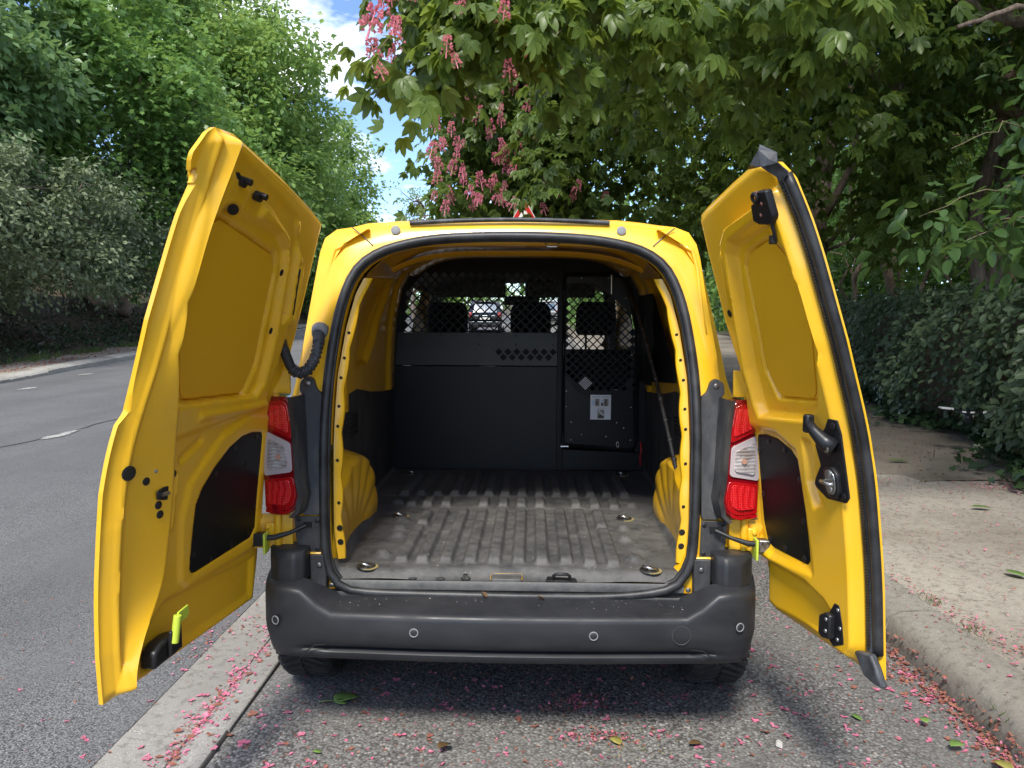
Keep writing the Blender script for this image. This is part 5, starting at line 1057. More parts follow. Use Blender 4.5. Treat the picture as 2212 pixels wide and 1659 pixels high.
c2 = tree('chestnut_tree', (7.6, 7.2, .13), [((7.6, 7.2, .1), (7.3, 7.0, 4.2), .22, .16), ((7.3, 7.0, 4.2), (3.0, 5.4, 5.2), .12, .04), ((7.3, 7.0, 3.8), (4.0, 8.6, 5.0), .11, .05), ((3.0, 5.4, 5.2), (.4, 4.0, 4.6), .045, .02)], .2, c_mid, 0, 'chestnut tree spreading large drooping leaves over the top of the van doors', None, seed=43, tw=.016)
foliage(c2, near, 19, .34, .155, CHEST, CHEST, 'chestnut_leaf', 46, 260)
cr2 = foliage(c2, c_mid, 34, .55, .155, CHEST_LO, CHEST, 'chestnut_leaf', 47, 40)
for i, (a, b) in enumerate(((at(1060, -60, 6.6), at(800, 150, 5.7)), (at(1100, -30, 6.5), at(870, 200, 5.8)), (at(1280, -40, 6.6), at(1010, 120, 5.8)))): mk('branch', *limb(a, b, .016, .005, seed=90+i, n=14, sag=.06, wob=.12), 'twig', c2, smooth=True)
mk('branch', *limb(at(2260, 10, 6.0), at(2020, 85, 5.6), .030, .014, seed=95, n=12, wob=.1), 'bark', c2, smooth=True)
shade_tree = tree('chestnut_tree', (6.8, -1.5, .13), [((6.8, -1.5, .1), (6.5, -1.3, 5.2), .24, .15), ((6.5, -1.3, 5.0), (3, -1, 6.6), .12, .04)], .2, c_shade, 40, 'unseen chestnut tree added to shade the foliage and pavement on the right', None, seed=44)  # out-of-view tree added to carry the shading canopy
foliage(shade_tree, c_shade, 30, .75, .24, CHEST_LO, CHEST, 'chestnut_leaf', 48, 0)
# flower spikes
FP = []
for k in range(46):
    h = random.random(); a = k*2.4; r_ = .055*(1-h*.75); p0 = Vector((r_*math.cos(a), r_*math.sin(a), h*.20)); q = Vector((math.cos(a), math.sin(a), .3)).normalized()
    x, y, z = frame(q); s = .026; FP.append(([p0, p0+q*s+x*s*.6, p0+q*s*1.5, p0+q*s-x*s*.6], [(0, 1, 2, 3)])); FP.append(([p0, p0+q*s+y*s*.6, p0+q*s*1.4, p0+q*s-y*s*.6], [(0, 1, 2, 3)]))
FP.append(tube_vf([(0, 0, -.05), (0, 0, .1), (0, 0, .2)], [.008, .006, .003], 5)); fv, ff = join_parts(FP); me_f = bpy.data.meshes.new('flower_spike'); me_f.from_pydata([tuple(v) for v in fv], [], ff); me_f.materials.append(MAT['blossom'])
spots = [(800, 95, 5.5, 1.15), (815, 150, 5.6, .8), (850, 30, 5.8, .7), (905, 18, 5.8, .9), (830, 55, 5.7, .7)]+[(x, y, 11.5+random.uniform(-.5, .8), random.uniform(.7, 1.1)) for x, y in ((950, 150), (935, 205), (960, 240), (985, 165), (1010, 130), (1090, 135), (1105, 215), (1180, 120), (1110, 185), (1165, 150), (925, 260), (940, 290), (975, 300), (960, 330), (985, 350), (930, 345), (950, 375), (975, 380), (1000, 390), (1010, 430), (1040, 410), (1120, 350), (1085, 330), (1060, 300), (1130, 290), (1195, 95), (1210, 190), (945, 405), (1030, 445), (1070, 440), (1095, 380), (1280, 160), (1320, 300), (1452, 285), (1300, 440), (915, 215), (1020, 230), (1050, 170), (1150, 215), (1000, 270), (1240, 420), (960, 465), (1100, 455))]
r9 = random.Random(77); spots += [(r9.uniform(820, 1150), r9.uniform(5, 190), r9.uniform(5.2, 5.6), r9.uniform(.38, .62)) for _ in range(16)]; spots += [(r9.uniform(935, 1030)+r9.random()**2*260, r9.uniform(95, 465), r9.uniform(11.6, 12.4), r9.uniform(.55, .9)) for _ in range(55)]
for x, y, d_, s in spots:
    o = bpy.data.objects.new('flower_spike', me_f); link(o, c2 if d_ < 7 else ct); o.matrix_basis = Matrix.Translation(Vector(at(x, y, d_ if d_ < 7 else d_-.0))) @ Matrix.Rotation(random.uniform(0, 6), 4, 'Z') @ Matrix.Rotation(random.uniform(-.5, .5), 4, 'X') @ Matrix.Scale(s, 4)

# -- hornbeam with forked trunk at the hedge, low branch over the pavement
c_h = clusters(300, (6.2, 8.0, 5.2), (3.2, 4.2, 2.9), .35, 52, cut=lambda p: p[2] > 2.6 and not slot(p))
low = []
for a, b, k in ((at(2260, 250, 5.6), at(2020, 330, 5.0), 9), (at(2260, 380, 5.4), at(1960, 470, 4.9), 12), (at(2250, 450, 5.2), at(2060, 520, 4.8), 9), (at(2250, 180, 5.8), at(2120, 240, 5.3), 6), (at(2240, 60, 6.2), at(2060, 180, 5.8), 8), (at(2240, 500, 5.3), at(2150, 545, 5.0), 5)):
    for t in np.linspace(0, 1, k): low.append(a+(b-a)*t+g_.normal(size=3)*.06)
low = np.array([p for p in low if not (.505 < (p[0]-.075)/(p[1]+2.656) < .59 and p[2] > 2.12)])
hb = tree('hornbeam_tree', (6.1, 8.2, .13), [((6.1, 8.25, .1), (5.95, 8.1, 3.0), .125, .10), ((6.22, 8.1, .1), (6.30, 8.2, 3.2), .115, .09), ((5.95, 8.1, 3.0), (5.6, 8.0, 6.8), .10, .05), ((6.3, 8.2, 3.2), (6.6, 8.4, 6.8), .09, .04)], .2, c_h, 0, 'hornbeam with two trunks growing together out of the clipped hedge', None, seed=53, tw=.016)
foliage(hb, c_h, 42, .5, .12, KITE, OVAL, 'hornbeam_leaf', 54, 0)
foliage(hb, low, 15, .20, .115, OVAL, OVAL, 'hornbeam_leaf', 55, 300, droop=.5)
for i, (a, b) in enumerate(((at(2290, 250, 5.7), at(2020, 330, 5.0)), (at(2290, 370, 5.5), at(1960, 470, 4.9)), (at(2280, 440, 5.3), at(2060, 520, 4.8)))): mk('branch', *limb(a, b, .007, .0025, seed=190+i, n=14, sag=.03, wob=.10), 'twig', hb, smooth=True)

# -- clipped hedge along the pavement
hx = lambda y: 4.55+.16*(y-4.7)+.10*math.sin(y*1.3)+.06*math.sin(y*3.1)
hdg = empty('hedge', (5.6, 12, .13), 'dense dark green broad-leaved hedge along the back of the pavement', 'hedge')
mk('core', *loft_vf([[(hx(y)+.35, y, gz(y)+.10), (hx(y)+.28, y, gz(y)+1.0), (hx(y)+.45, y, gz(y)+1.62), (hx(y)+1.6, y, gz(y)+1.70), (hx(y)+1.7, y, gz(y)+.1)] for y in np.arange(-9, 34, .6)], True, True, True), 'bark', hdg)
g_ = np.random.default_rng(61); n = 34000
yy = 2.4+g_.random(n)**1.7*30; yy[-5000:] = g_.uniform(-9, 2.4, 5000); face = g_.random(n) < .72; hgt = np.array([gz(y) for y in yy])
zz = np.where(face, .16+g_.random(n)**.9*1.62, 1.72+g_.normal(size=n)*.07+.06*np.sin(yy*2)); hxx = np.array([hx(y) for y in yy])
bul = .12*np.sin(zz*2.2+yy*1.7)+.10*np.sin(yy*4.3+zz*3.1); und = .30*np.clip((.55-zz)/.4, 0, 1)
xx = np.where(face, hxx+und-bul+g_.normal(size=n)*.09+.18*np.clip((zz-1.4)/.35, 0, 1), hxx+.1+g_.random(n)*1.6)
p = np.c_[xx, yy, zz+hgt]; d = nrmz(np.c_[-.55+g_.normal(size=n)*.35, -.25+g_.normal(size=n)*.55, -.35+g_.normal(size=n)*.45]); nn = nrmz(np.c_[-.75*face+g_.normal(size=n)*.35, -.25+g_.normal(size=n)*.35, .7+g_.normal(size=n)*.3])
s = g_.uniform(.065, .115, n); r = basis_of(d, nn); iv, dist = in_view(p); vis = iv & (p[:, 0]/np.maximum(dist, .1) > .40); order = np.argsort(np.where(vis, dist/s, 1e9))
fo = bake('foliage', OVAL, p[order[300:]], r[order[300:]], s[order[300:]], 'laurel_leaf', hdg); scatter('leaf', [leaf_mesh('leaf', OVAL, 'laurel_leaf')], p[order[:300]], r[order[:300]], s[order[:300]], fo)
IVY = ([(0, 0, 0), (-.5, .05, .02), (-.30, .40, .03), (-.55, .55, 0), (-.18, .65, .03), (0, 1, -.05), (.18, .65, .03), (.55, .55, 0), (.30, .40, .03), (.5, .05, .02)], MAPLE[1])
n = 2200; yy = 2.6+g_.random(n)**1.4*14; xx = np.array([hx(y) for y in yy])+.30-np.abs(g_.normal(size=n))*.26*(1+.6*np.sin(yy*1.9)); p = np.c_[xx, yy, .16+g_.random(n)*.13]
tag(bake('ivy', IVY, p, basis_of(g_.normal(size=(n, 3))*[1, 1, .25], np.array([-.3, -.3, 1.])+g_.normal(size=(n, 3))*.45), g_.uniform(.06, .12, n), 'ivy_leaf'), 'dark ivy creeping out from under the hedge', 'ivy', kind='stuff')

# -- wood and wire fence behind the hedge
fen = empty('wire_fence', (9.0, 16, .13), 'dark green wire mesh fence behind the hedge', 'fence')
for k in range(9): box('fence_post', 8.97, 9.03, 6+k*2.5-.03, 6+k*2.5+.03, .1, 2.25, 'fence_green', fen, bevel=.005)
for k in range(8):
    y0 = 6+k*2.5; P = [bx(8.995, 9.003, y0+.08+q*.11, y0+.088+q*.11, .2, 2.15) for q in range(22)]+[bx(8.99, 9.008, y0, y0+2.5, z, z+.012) for z in (.25, .85, 1.45, 2.1)]; mk('mesh_panel', *join_parts(P), 'fence_green', fen)
wt = [(10.5, 13), (11.5, 17), (10.2, 19.5), (12.5, 21), (11, 25), (13.5, 26), (10.4, 30), (14, 16), (12, 33), (9.9, 9.5)]
for i, (x, y) in enumerate(wt):
    cl_ = clusters(52, (x, y, 5.2+.6*(i % 3)), (2.6, 2.6, 3.6), .3, 70+i); rad = .06+.05*(i % 3)
    t = tree('woodland_tree', (x, y, .1), [((x, y, .05), (x+.5*math.sin(i*2.1), y+.3, 4.2), rad, rad*.7), ((x+.5*math.sin(i*2.1), y+.3, 4.2), (x+.8*math.sin(i), y, 8), rad*.7, .02), ((x, y, .9), (x-1.2*math.cos(i*1.3), y-.8, 4.0), rad*.6, .02)], .1, cl_, 3, 'slim dark-trunked tree in the wood behind the wire fence', 'trees in the wood behind the fence', seed=70+i, tw=.014)
    p, d, n = foliate(cl_, 62, .6, 80+i); bake('crown', KITE, p, basis_of(d, n), np.random.default_rng(i).uniform(.12, .24, len(p)), 'dark_wood_leaf', t)
g_ = np.random.default_rng(99); n = 52000; yy = g_.uniform(-12, 80, n); xx = 14.5+g_.normal(size=n)*1.0+.05*yy; zz = .1+g_.random(n)*9.5; p = np.c_[xx, yy, zz]
tag(bake('far_wood', KITE, p, basis_of(g_.normal(size=(n, 3))-[.3, .3, .4], np.array([-.3, -.2, 1])+g_.normal(size=(n, 3))*.6), g_.uniform(.35, .65, n), 'dark_wood_leaf'), 'dark mass of woodland leaves closing the view behind the fence', 'woodland', kind='stuff')
n = 9000; p = np.c_[g_.uniform(2, 18, n), 44+g_.normal(size=n)*2, .8+g_.random(n)*10]
tag(bake('far_wood', KITE, p, basis_of(g_.normal(size=(n, 3))-[.3, .3, .4], np.array([-.3, -.2, 1])+g_.normal(size=(n, 3))*.6), g_.uniform(.25, .5, n), 'maple_leaf'), 'mass of lighter woodland leaves at the far end of the pavement', 'woodland', kind='stuff')

# ------------------------------------------------------------------ road sign, parked car and street things ahead
def sign_tri(c, s, y, mat, name, par, th=.004):
    P = [(c[0], y, c[1]+s*.577), (c[0]+s*.5, y, c[1]-s*.289), (c[0]-s*.5, y, c[1]-s*.289)]; return plate(name, round_poly(P, s*.06, 4), (0, 1, 0), th, mat, par, 0)
sx_, sy_ = -.065, 9.2; sgn = empty('warning_sign', (sx_, sy_, .0), 'triangular red-bordered warning sign on a dark post above the van roof', 'road sign')
cyl('post', (sx_+.05, sy_+.06, 1.62), (0, 0, 1), .030, 3.24, 'post_black', sgn); sign_tri((sx_, 2.81), .72, sy_, 'sign_white', 'sign_edge', sgn); sign_tri((sx_, 2.81), .685, sy_-.004, 'sign_red', 'sign_border', sgn); sign_tri((sx_, 2.81), .47, sy_-.008, 'sign_white', 'sign_face', sgn)
def car(base, paint, label):
    x, y, z = base; t = empty('parked_car', base, label, 'car')
    W = .93
    def_ = [(.30, .30), (.28, .55), (.0, .75), (-.02, .95), (.10, 1.05), (.42, 1.62), (.60, 1.75)]
    rg = []
    for px_ in (-1, -.97, -.88, -.6, 0, .6, .88, .97, 1):
        k = abs(px_); rg.append([(x+px_*(W-(.14*max(0, (h-1.0)/.75))), y+d+.10*k**4, z+h-(.04*k**4 if h > 1.6 else 0)) for d, h in def_]+[(x+px_*(W-.13), y+3.0, z+1.74-.03*k**4), (x+px_*(W-.05), y+3.7, z+1.08), (x+px_*W, y+4.5, z+.95), (x+px_*W*.95, y+4.65, z+.35)])
    mk('car_body', *loft_vf(rg, False, True, True), paint, t, auto=40)
    plate('rear_window', [(x-.66, y+.115, z+1.12), (x+.66, y+.115, z+1.12), (x+.58, y+.375, z+1.58), (x-.58, y+.375, z+1.58)], (0, -1, .4), .012, 'suv_glass', t, .004)
    for s in (-1, 1):
        box('tail_lamp', x+s*.80-.07, x+s*.80+.07, y-.03, y+.08, z+.88, z+1.12, 'red_lens', t, bevel=.02); box('reflector', x+s*.68-.12, x+s*.68+.12, y-.005, y+.05, z+.52, z+.57, 'red_lens', t, bevel=.01)
        for wy in (.75, 3.6):
            w = mk('wheel', *cyl_vf((x+s*.80, y+wy, z+.34), (1, 0, 0), .34, .22, 28), 'tyre', t, bevel=.03); mk('rim', *cyl_vf((x+s*.915, y+wy, z+.34), (1, 0, 0), .22, .02, 20), 'galvanised', w)
        mk('side_mirror', *obx((x+s*1.02, y+3.0, z+1.1), (1, 0, 0), (0, 1, 0), (0, 0, 1), .09, .06, .07), paint, t, bevel=.03)
    box('number_plate', x-.26, x+.26, y-.045, y-.03, z+.74, z+.85, 'sign_white', t, bevel=.003); box('tailgate_strip', x-.55, x+.55, y-.035, y+.0, z+.93, z+.965, 'chrome', t, bevel=.005); box('rear_bumper', x-.90, x+.90, y-.04, y+.3, z+.38, z+.64, 'bumper', t, bevel=.05); box('bumper_strip', x-.7, x+.7, y-.055, y-.03, z+.60, z+.63, 'chrome', t, bevel=.005)
    box('roof_spoiler', x-.62, x+.62, y+.36, y+.55, z+1.70, z+1.76, paint, t, bevel=.02); return t
car((-2.55, 40.5, gz(40.5)), 'suv_paint', 'black four-wheel-drive car seen through the van windscreen, standing ahead on the road')
car((1.0, 52, gz(52)), 'galvanised', 'silver car seen small beyond the windscreen, farther than the black one')
bol = empty('traffic_bollard', (-1.9, 17, gz(17)), 'blue and white traffic bollard seen through the van windscreen', 'bollard')
box('bollard_body', -2.0, -1.74, 16.95, 17.05, gz(17), gz(17)+1.35, 'sign_white', bol, bevel=.03); box('blue_panel', -1.99, -1.75, 16.935, 16.951, gz(17)+.75, gz(17)+1.2, 'sign_blue', bol, bevel=.004)
plate('white_arrow', [(-1.97, 16.93, gz(17)+.95), (-1.80, 16.93, gz(17)+1.12), (-1.77, 16.93, gz(17)+1.05), (-1.94, 16.93, gz(17)+.88)], (0, 1, 0), .003, 'sign_white', bol, 0)
gs = empty('direction_sign', (-8.2, 46, gz(46)), 'green direction board seen through the left part of the van windscreen', 'road sign')
box('board', -9.0, -7.0, 46, 46.04, gz(46)+2.9, gz(46)+3.5, 'sign_green', gs, bevel=.01)
for x in (-8.6, -7.4): cyl('post', (x, 46.08, gz(46)+1.6), (0, 0, 1), .04, 3.3, 'galvanised', gs)

# ------------------------------------------------------------------ magpie flying low in front of the hedge
bc = Vector((4.42, 5.25, .50)); mag = empty('magpie', bc, 'black and white magpie in flight with spread wings, low before the hedge', 'bird')
ax_ = Vector((.45, .80, .10)).normalized(); sd = ax_.cross(Vector((0, 0, 1))).normalized(); uu = sd.cross(ax_)
rg = []
for t, r_, q in ((-.12, .010, 0), (-.09, .028, 0), (-.05, .042, 0), (0, .048, 0), (.05, .043, .005), (.085, .030, .014), (.105, .028, .020), (.128, .026, .024), (.146, .014, .024), (.175, .003, .018)):
    rg.append([bc+ax_*t+sd*r_*math.cos(a)+uu*(r_*.95*math.sin(a)+q) for a in np.linspace(0, 6.283, 14, endpoint=False)])
mk('body', *loft_vf(rg, True, True, True), 'bird_black', mag, smooth=True)
mk('belly', *loft_vf([[bc+ax_*t+sd*r_*1.03*math.cos(a)+uu*r_*.99*math.sin(a) for a in np.linspace(-2.7, .5, 9)] for t, r_ in ((-.055, .040), (-.02, .047), (.02, .0475), (.05, .042))], False), 'bird_white', mag, smooth=True)
for k in range(5): w = .008+.0*k; c0 = bc-ax_*.11; e_ = bc-ax_*(.33-.02*abs(k-2))+sd*(k-2)*.018; mk('tail_feather', [c0-sd*.006+uu*.001*k, c0+sd*.006+uu*.001*k, e_+sd*.012+uu*.002*k, e_-sd*.012+uu*.002*k], [(0, 1, 2, 3)], 'bird_black', mag).modifiers.new('thick', 'SOLIDIFY').thickness = .002
for s in (-1, 1):
    root = bc+ax_*.03+uu*.03; wr = root+sd*s*.13+ax_*.035+uu*(.030 if s < 0 else .012); tip0 = wr+sd*s*.05
    wing = mk('wing', [root+ax_*.03, wr+ax_*.012, wr-ax_*.06-uu*.004, root-ax_*.07, root+ax_*.03-uu*.012, wr+ax_*.012-uu*.008, wr-ax_*.06-uu*.010, root-ax_*.07-uu*.012], [(0, 1, 2, 3), (7, 6, 5, 4), (0, 4, 5, 1), (1, 5, 6, 2), (2, 6, 7, 3), (3, 7, 4, 0)], 'bird_black', mag, bevel=.003)
    plate('shoulder_patch', [root+sd*s*.02+ax_*.0+uu*.008, root+sd*s*.06+ax_*.01+uu*.008, root+sd*s*.05-ax_*.05+uu*.008, root+sd*s*.015-ax_*.06+uu*.008], uu, .003, 'bird_white', wing, .001)
    for k in range(8):
        a = .15+k*.20; dr = (sd*s*math.cos(a)-ax_*math.sin(a)+ax_*.35).normalized(); ln = .155-.007*k; nx_ = dr.cross(uu).normalized(); o0 = wr-ax_*.007*k+uu*.001*k
        fe = mk('primary', [o0-nx_*.005, o0+nx_*.005, o0+dr*ln*.8+nx_*.009, o0+dr*ln, o0+dr*ln*.8-nx_*.009], [(0, 1, 2, 3, 4)], 'bird_black', wing); fe.modifiers.new('thick', 'SOLIDIFY').thickness = .0015
        fe2 = mk('white_vane', [o0+dr*.015-nx_*.004+uu*.002, o0+dr*.015+nx_*.004+uu*.002, o0+dr*ln*.78+nx_*.007+uu*.002, o0+dr*ln*.93+uu*.002, o0+dr*ln*.78-nx_*.007+uu*.002], [(0, 1, 2, 3, 4)], 'bird_white', wing)
        fe2.modifiers.new('thick', 'SOLIDIFY').thickness = .0055
mk('bill', *cyl_vf(bc+ax_*.19+uu*.018, ax_, .005, .03, 8, .001), 'bird_bill', mag, smooth=True)

# ------------------------------------------------------------------ fallen blossom, leaves and litter
def surf(x, y):
    if x < -1.343: return gz(y)+.002
    if x < -1.118: return gz(y)+float(np.interp(x, [-1.343, -1.19, -1.118], [.002, -.012, -.016]))+.003
    if x < -.978: return gz(y)+float(np.interp(x, [-1.115, -1.09, -1.055, -1.0, -.98], [-.014, .004, .016, .020, .016]))+.003
    if x < 1.69: return gz(y)+.002
    return gz(y)+float(np.interp(x, [1.69, 1.706, 1.728, 1.765, 1.84], [.03, .085, .118, .133, .138]))+.003
def blossom_mesh(k):
    r0 = random.Random(k); P = []; n = r0.choice((2, 3, 3, 4))
    for i in range(n):
        a = i*6.283/n*r0.uniform(.5, 1.0)+r0.uniform(-.3, .3); l = r0.uniform(.5, .95); w = r0.uniform(.30, .55); ca, sa = math.cos(a), math.sin(a); b = r0.uniform(.1, .5)
        v = [(0, 0, .06), (l*.45, -w*.7, .10+b*.3), (l, -w*.5, b*.6), (l*1.08, 0, b*.5), (l, w*.5, b*.6), (l*.45, w*.7, .10+b*.3), (l*.55, 0, .02+b*.2)]
        P.append(([(x*ca-y*sa, x*sa+y*ca, z) for x, y, z in v], [(0, 1, 6), (1, 2, 3, 6), (6, 3, 4, 5), (0, 6, 5)]))
    P.append(tube_vf([(0, 0, .06), (-.35, .1, .12), (-.75, r0.uniform(-.2, .3), .05)], [.10, .06, .03], 5)); return join_parts(P)
BM = []
for k in range(6):
    v, f = blossom_mesh(k); me = bpy.data.meshes.new('fallen_blossom'); me.from_pydata([tuple(q) for q in v], [], f); me.materials.append(MAT['petal' if k < 5 else 'dry_petal']); me.shade_smooth(); BM.append(me)
rr = random.Random(5); cand = []
for k in range(1500):
    z_ = rr.random()
    if z_ < .50: x, y = rr.uniform(-.95, 1.66), -.85+4.2*rr.random()**1.6
    elif z_ < .62: x, y = rr.gauss(-1.10, .07), rr.uniform(-.9, 2.8)
    elif z_ < .72: x, y = rr.uniform(-2.4, -1.1), rr.uniform(-.9, 2.2)
    elif z_ < .86: x, y = 1.67-abs(rr.gauss(0, .09)), rr.uniform(-.6, 2.6)
    else: x, y = rr.uniform(1.75, 4.3), rr.uniform(-.5, 3.8)
    cand.append((x, y))
cand = [c for c in cand if in_view(np.array([[c[0], c[1], 0.]]))[0][0]]
def blossom_label(x):
    if x < -1.343: return 'pink chestnut blossom lying on the road next to the gutter', 'blossoms on the road'
    if x < -.97: return 'pink chestnut blossom lying on the concrete gutter', 'blossoms on the gutter'
    if x < 1.45: return 'pink chestnut blossom lying on the asphalt around the parked van', 'blossoms on the asphalt'
    if x < 1.75: return 'pink chestnut blossom lying against the foot of the kerb', 'blossoms along the kerb'
    return 'pink chestnut blossom lying on the pavement', 'blossoms on the pavement'
cand.sort(key=lambda c: math.hypot(c[0]-.075, c[1]+2.656)); ind, rest = cand[:300], cand[300:]
for x, y in ind:
    o = bpy.data.objects.new('fallen_blossom', rr.choice(BM)); COL.objects.link(o); s = rr.choice((1, .8, .6))*rr.uniform(.014, .026); o.location = (x, y, surf(x, y)); o.rotation_euler = (rr.uniform(-.25, .25), rr.uniform(-.25, .25), rr.uniform(0, 6.28)); o.scale = (s, s, s)
    a, b = blossom_label(x); tag(o, a, 'blossom', b)
g_ = np.random.default_rng(123)
def litter(name, pts, smin, smax, mat, label, T=KITE, cat='blossom', lift=0.):
    P = np.array([(x, y, surf(x, y)+lift*rr.random()) for x, y in pts]); n = len(P)
    tag(bake(name, T, P, basis_of(g_.normal(size=(n, 3))*[1, 1, .25], np.array([0, 0, 1.])+g_.normal(size=(n, 3))*.45), g_.uniform(smin, smax, n), mat), label, cat, kind='stuff')
litter('scattered_petals', rest+[(rr.uniform(-.95, 1.66), -.85+4.6*rr.random()**1.5) for _ in range(1700)]+[(rr.gauss(-1.1, .05), y) for y in np.random.default_rng(1).uniform(-.8, 4, 260)]+[(rr.uniform(1.75, 4.6), rr.uniform(-.5, 9)) for _ in range(800)], .008, .022, 'petal', 'small pink petals scattered over asphalt, gutter and pavement')
litter('withered_petals', [(rr.uniform(-.95, 1.66), -.85+4.6*rr.random()**1.5) for _ in range(2600)]+[(rr.uniform(1.75, 4.6), rr.uniform(-.5, 9)) for _ in range(3400)]+[(rr.uniform(-2.6, -1.2), rr.uniform(-.8, 3)) for _ in range(160)], .006, .020, 'dry_petal', 'withered brown petals and scraps scattered on the ground')
kb_ = [(1.70-abs(rr.gauss(0, .075))*(.6+.6*math.sin(y*2.3)**2), y) for y in np.random.default_rng(2).uniform(-.9, 6, 3600)]
litter('kerb_litter', kb_, .010, .026, 'dry_petal', 'drift of withered red-brown blossom along the foot of the kerb', lift=.015); litter('kerb_petals', kb_[::5], .010, .024, 'petal', 'pink petals mixed into the drift along the kerb', lift=.018)
gp = []
for cx, cy, sx1, sy1, n in ((-1.115, .02, .03, .16, 90), (-1.105, .38, .022, .10, 50), (-1.07, .95, .08, .08, 130), (-1.10, .62, .02, .06, 24), (-1.12, -.35, .02, .10, 30), (-1.36, .75, .05, .12, 50), (-1.12, -.62, .02, .08, 24), (-1.33, -.4, .03, .12, 26), (.25, .22, .07, .04, 60), (.34, -.02, .09, .02, 60), (2.0, .72, .05, .10, 50), (2.06, .34, .07, .12, 80), (3.9, 3.6, .25, .12, 260), (1.98, 1.1, .04, .2, 50)): gp += [(rr.gauss(cx, sx1), rr.gauss(cy, sy1)) for _ in range(n)]
litter('petal_clumps', gp, .008, .022, 'petal', 'clumps of pink petals gathered in the gutter and on the pavement', lift=.012); litter('withered_clumps', [(x+rr.gauss(0, .015), y+rr.gauss(0, .02)) for x, y in gp], .008, .022, 'dry_petal', 'clumps of withered petals among the pink ones', lift=.008)
litter('pollen_bits', [(rr.gauss(.42, .10), rr.gauss(-.08, .06)) for _ in range(140)], .003, .008, 'fallen_yellow', 'yellow specks on the asphalt beside the yellow leaf', cat='litter')
litter('grit', [(rr.uniform(2.2, 5.0), 3.5+rr.random()*6) for _ in range(1200)], .008, .03, 'fallen_brown', 'brown leaf crumbs on the trodden dirt before the hedge', cat='litter', lift=.004)
def fallen(name, T, x, y, s, rz, mat, label, cat='leaf', tilt=(.08, .05), lift=.006):
    me = leaf_mesh(name, T, mat); o = bpy.data.objects.new(name, me); COL.objects.link(o); o.location = (x, y, surf(x, y)+lift); o.rotation_euler = (*tilt, rz); o.scale = (s, s, s); sm = o.modifiers.new('thick', 'SOLIDIFY'); sm.thickness = .01; return tag(o, label, cat)
SPRIG = palmate(oval(.26, .06, .10, .02), 3, .75, [.75, 1., .55]); sv_, sf_ = join_parts([SPRIG, tube_vf([(0, 0, 0), (-.1, -.3, .02), (-.15, -.55, 0)], .015, 5)])
fallen('fallen_sprig', (sv_, sf_), -.665, .185, .098, -1.15, 'fallen_green', 'fresh green three-part chestnut leaf on the asphalt behind the left wheel', lift=.012)
fallen('fallen_leaf', oval(.38, .10, .05), .385, -.075, .055, .5, 'fallen_yellow', 'small yellow-green leaf on the asphalt among yellow specks'); fallen('fallen_leaf', oval(.32, .16, -.1, .05), -.195, -.10, .065, 2.6, 'fallen_brown', 'curled brown leaf on the asphalt behind the middle of the van', lift=.014)
fallen('fallen_leaf', oval(.30, .10, .05), -.42, .55, .085, -.9, 'ivy_leaf', 'dull dark green leaf on the asphalt in the shade of the bumper'); fallen('fallen_leaf', oval(.3, .12, .05), .665, -.06, .05, 1.8, 'fallen_brown', 'small folded brown leaf on the asphalt right of the yellow one', lift=.01)
fallen('fallen_leaf', oval(.3, .06, .05), -.62, -.16, .035, 1.2, 'fallen_green', 'tiny green leaf on the asphalt beside the concrete gutter'); fallen('fallen_leaf', oval(.25, .06, .05), 1.28, .12, .05, .4, 'fallen_green', 'narrow green leaf on the asphalt near the kerb drift')
fallen('fallen_leaf', oval(.25, .05, .02), 3.3, 2.85, .14, 1.5, 'fallen_green', 'long green leaf lying flat on the pavement near the dirt edge'); fallen('fallen_leaf', oval(.28, .05, .02), 3.75, 2.3, .14, 1.9, 'fallen_green', 'broad green leaf on the pavement towards the hedge')
fallen('fallen_leaf', oval(.22, .05, .02), 3.55, 4.6, .18, 1.4, 'fallen_green', 'long green leaf on the trodden dirt before the hedge', lift=.012); fallen('fallen_leaf', oval(.35, .25, -.15), 4.25, 3.95, .16, 1.3, 'fallen_brown', 'large curled brown leaf on the trodden dirt', lift=.02)
fallen('fallen_leaf', oval(.3, .05, .02), 2.62, 1.35, .11, .6, 'fallen_green', 'green leaf on the pavement behind the kerb'); fallen('fallen_leaf', oval(.33, .2, -.1), 3.98, 2.3, .07, 2.2, 'fallen_brown', 'dark crumpled leaf on the pavement beside the broad green leaf', lift=.012)
for i, (x, y, s, rz, mt, lb_) in enumerate(((1.62, -.22, .07, .4, 'fallen_yellow', 'yellow leaf on the kerb drift at the bottom of the kerb'), (1.55, -.05, .06, 2.0, 'fallen_green', 'green leaf caught in the kerb drift'), (1.60, -.42, .06, 1.1, 'fallen_yellow', 'pale yellow leaf half buried in the kerb drift'), (1.50, .12, .045, 2.9, 'fallen_green', 'small yellowish green leaf at the edge of the kerb drift'))): fallen('fallen_leaf', oval(.36, .1, .05), x, y, s, rz, mt, lb_, lift=.022)
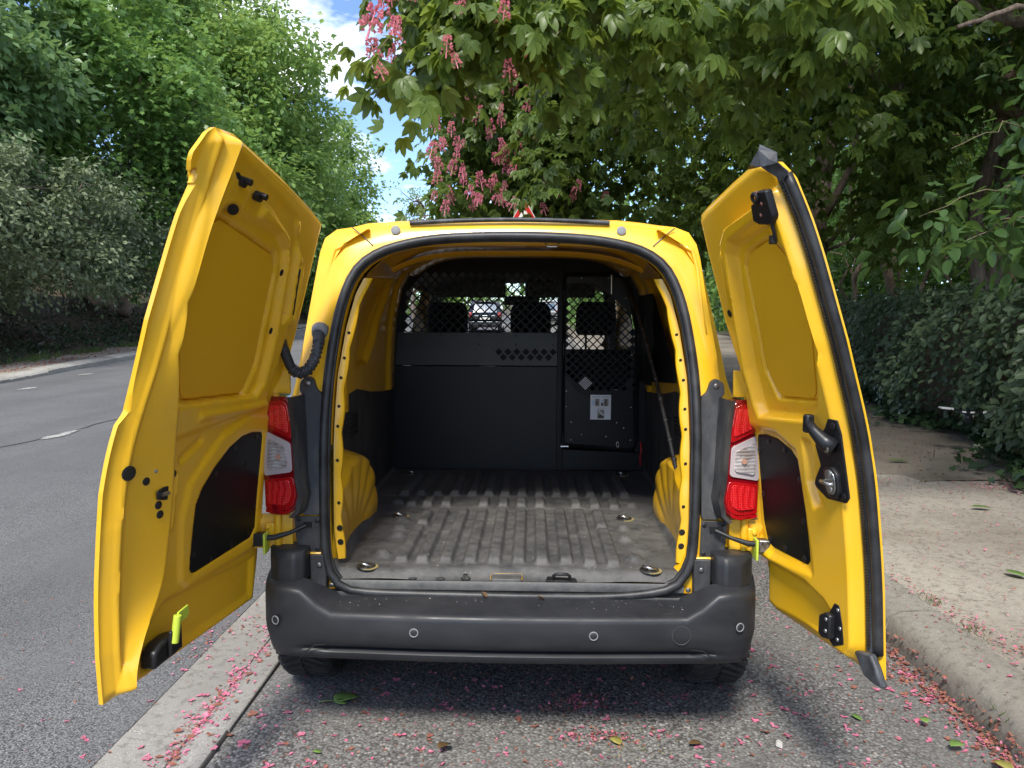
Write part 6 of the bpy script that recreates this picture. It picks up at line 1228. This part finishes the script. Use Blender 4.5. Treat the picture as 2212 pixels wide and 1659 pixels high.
# paper litter
for x, y, s, lb_ in ((4.55, 4.0, .11, 'crumpled white paper tissue on the dirt by the hedge'), (3.95, 6.6, .05, 'small torn white paper scrap on the dirt')):
    r0 = random.Random(int(x*100)); V, F = grid_vf(7, 6, lambda u, v: (x+(u-.5)*s*2, y+(v-.5)*s*1.4, surf(x, y)+.008+r0.random()*s*.35)); tag(mk('paper_scrap', V, F, 'white_paper'), lb_, 'paper').modifiers.new('thick', 'SOLIDIFY').thickness = .002
sv2 = [(math.cos(a)*.016*random.uniform(.7, 1.2), math.sin(a)*.022*random.uniform(.7, 1.2)) for a in np.arange(9)*.698]
for x, y, k, lb_ in ((-2.28, .42, 1.3, 'pale chip of stone lying on the road asphalt'), (.93, -.05, 1.0, 'light grey pebble on the asphalt near the kerb')): tag(mk('stone_chip', *loft_vf([[(x+a*k, y+b*k, .003) for a, b in sv2], [(x+a*k*.7, y+b*k*.7, .016) for a, b in sv2]], True, True, True), 'stone_chip', bevel=.002), lb_, 'stone')
# grass sprigs in the kerb joints
tg = []; n = 130; g2 = np.random.default_rng(9); sp_ = [(1.96, .98), (1.95, .62), (1.70, -.32), (2.02, .30), (1.69, .02)]
pts = np.array([(sp_[i % 5][0]+g2.normal()*.02, sp_[i % 5][1]+g2.normal()*.035) for i in range(n)]); d = nrmz(np.c_[g2.normal(size=(n, 2))*.6, np.ones(n)])
tag(bake('kerb_grass', BLADE, np.c_[pts, [surf(*q) for q in pts]], basis_of(d, g2.normal(size=(n, 3))), g2.uniform(.012, .04, n), 'grass_blade'), 'grass sprigs growing in the kerb joints', 'grass', kind='stuff')

# grit on the load floor and bumper step, two dry scraps caught under the seal
g3 = np.random.default_rng(17); n = 420; px3 = g3.uniform(-.58, .58, n); py3 = g3.random(n)**1.5*1.5+.02
zf3 = np.array([Zf[int(np.clip(b/1.84*(ny-1), 0, ny-1)), int(np.clip((a/.62+1)/2*(nx-1), 0, nx-1))] for a, b in zip(px3, py3)])
bake('floor_grit', KITE, np.c_[px3, py3, zf3+.001], basis_of(g3.normal(size=(n, 3))*[1, 1, .2], np.array([0, 0, 1.])+g3.normal(size=(n, 3))*.3), g3.uniform(.002, .0065, n), 'stone_chip', van)
n = 150; px3 = g3.uniform(-.60, .60, n); py3 = g3.uniform(-.135, -.03, n)
bake('step_grit', KITE, np.c_[px3, py3, .4885+(.135+py3)*.10], basis_of(g3.normal(size=(n, 3))*[1, 1, .2], np.array([0, 0, 1.])+g3.normal(size=(n, 3))*.3), g3.uniform(.002, .006, n), 'stone_chip', van)
for x, y, s_, rz, lb_ in ((-.075, -.040, .035, .7, 'dry curled brown scrap caught on the bumper step below the seal'), (.125, -.045, .03, 1.7, 'small folded dry leaf on the bumper step')):
    o = bpy.data.objects.new('dry_leaf', leaf_mesh('dry_leaf', oval(.3, .2, -.2, .05), 'fallen_brown')); COL.objects.link(o); o.location = (x, y, .504); o.rotation_euler = (.1, .1, rz); o.scale = (s_,)*3; tag(o, lb_, 'leaf')
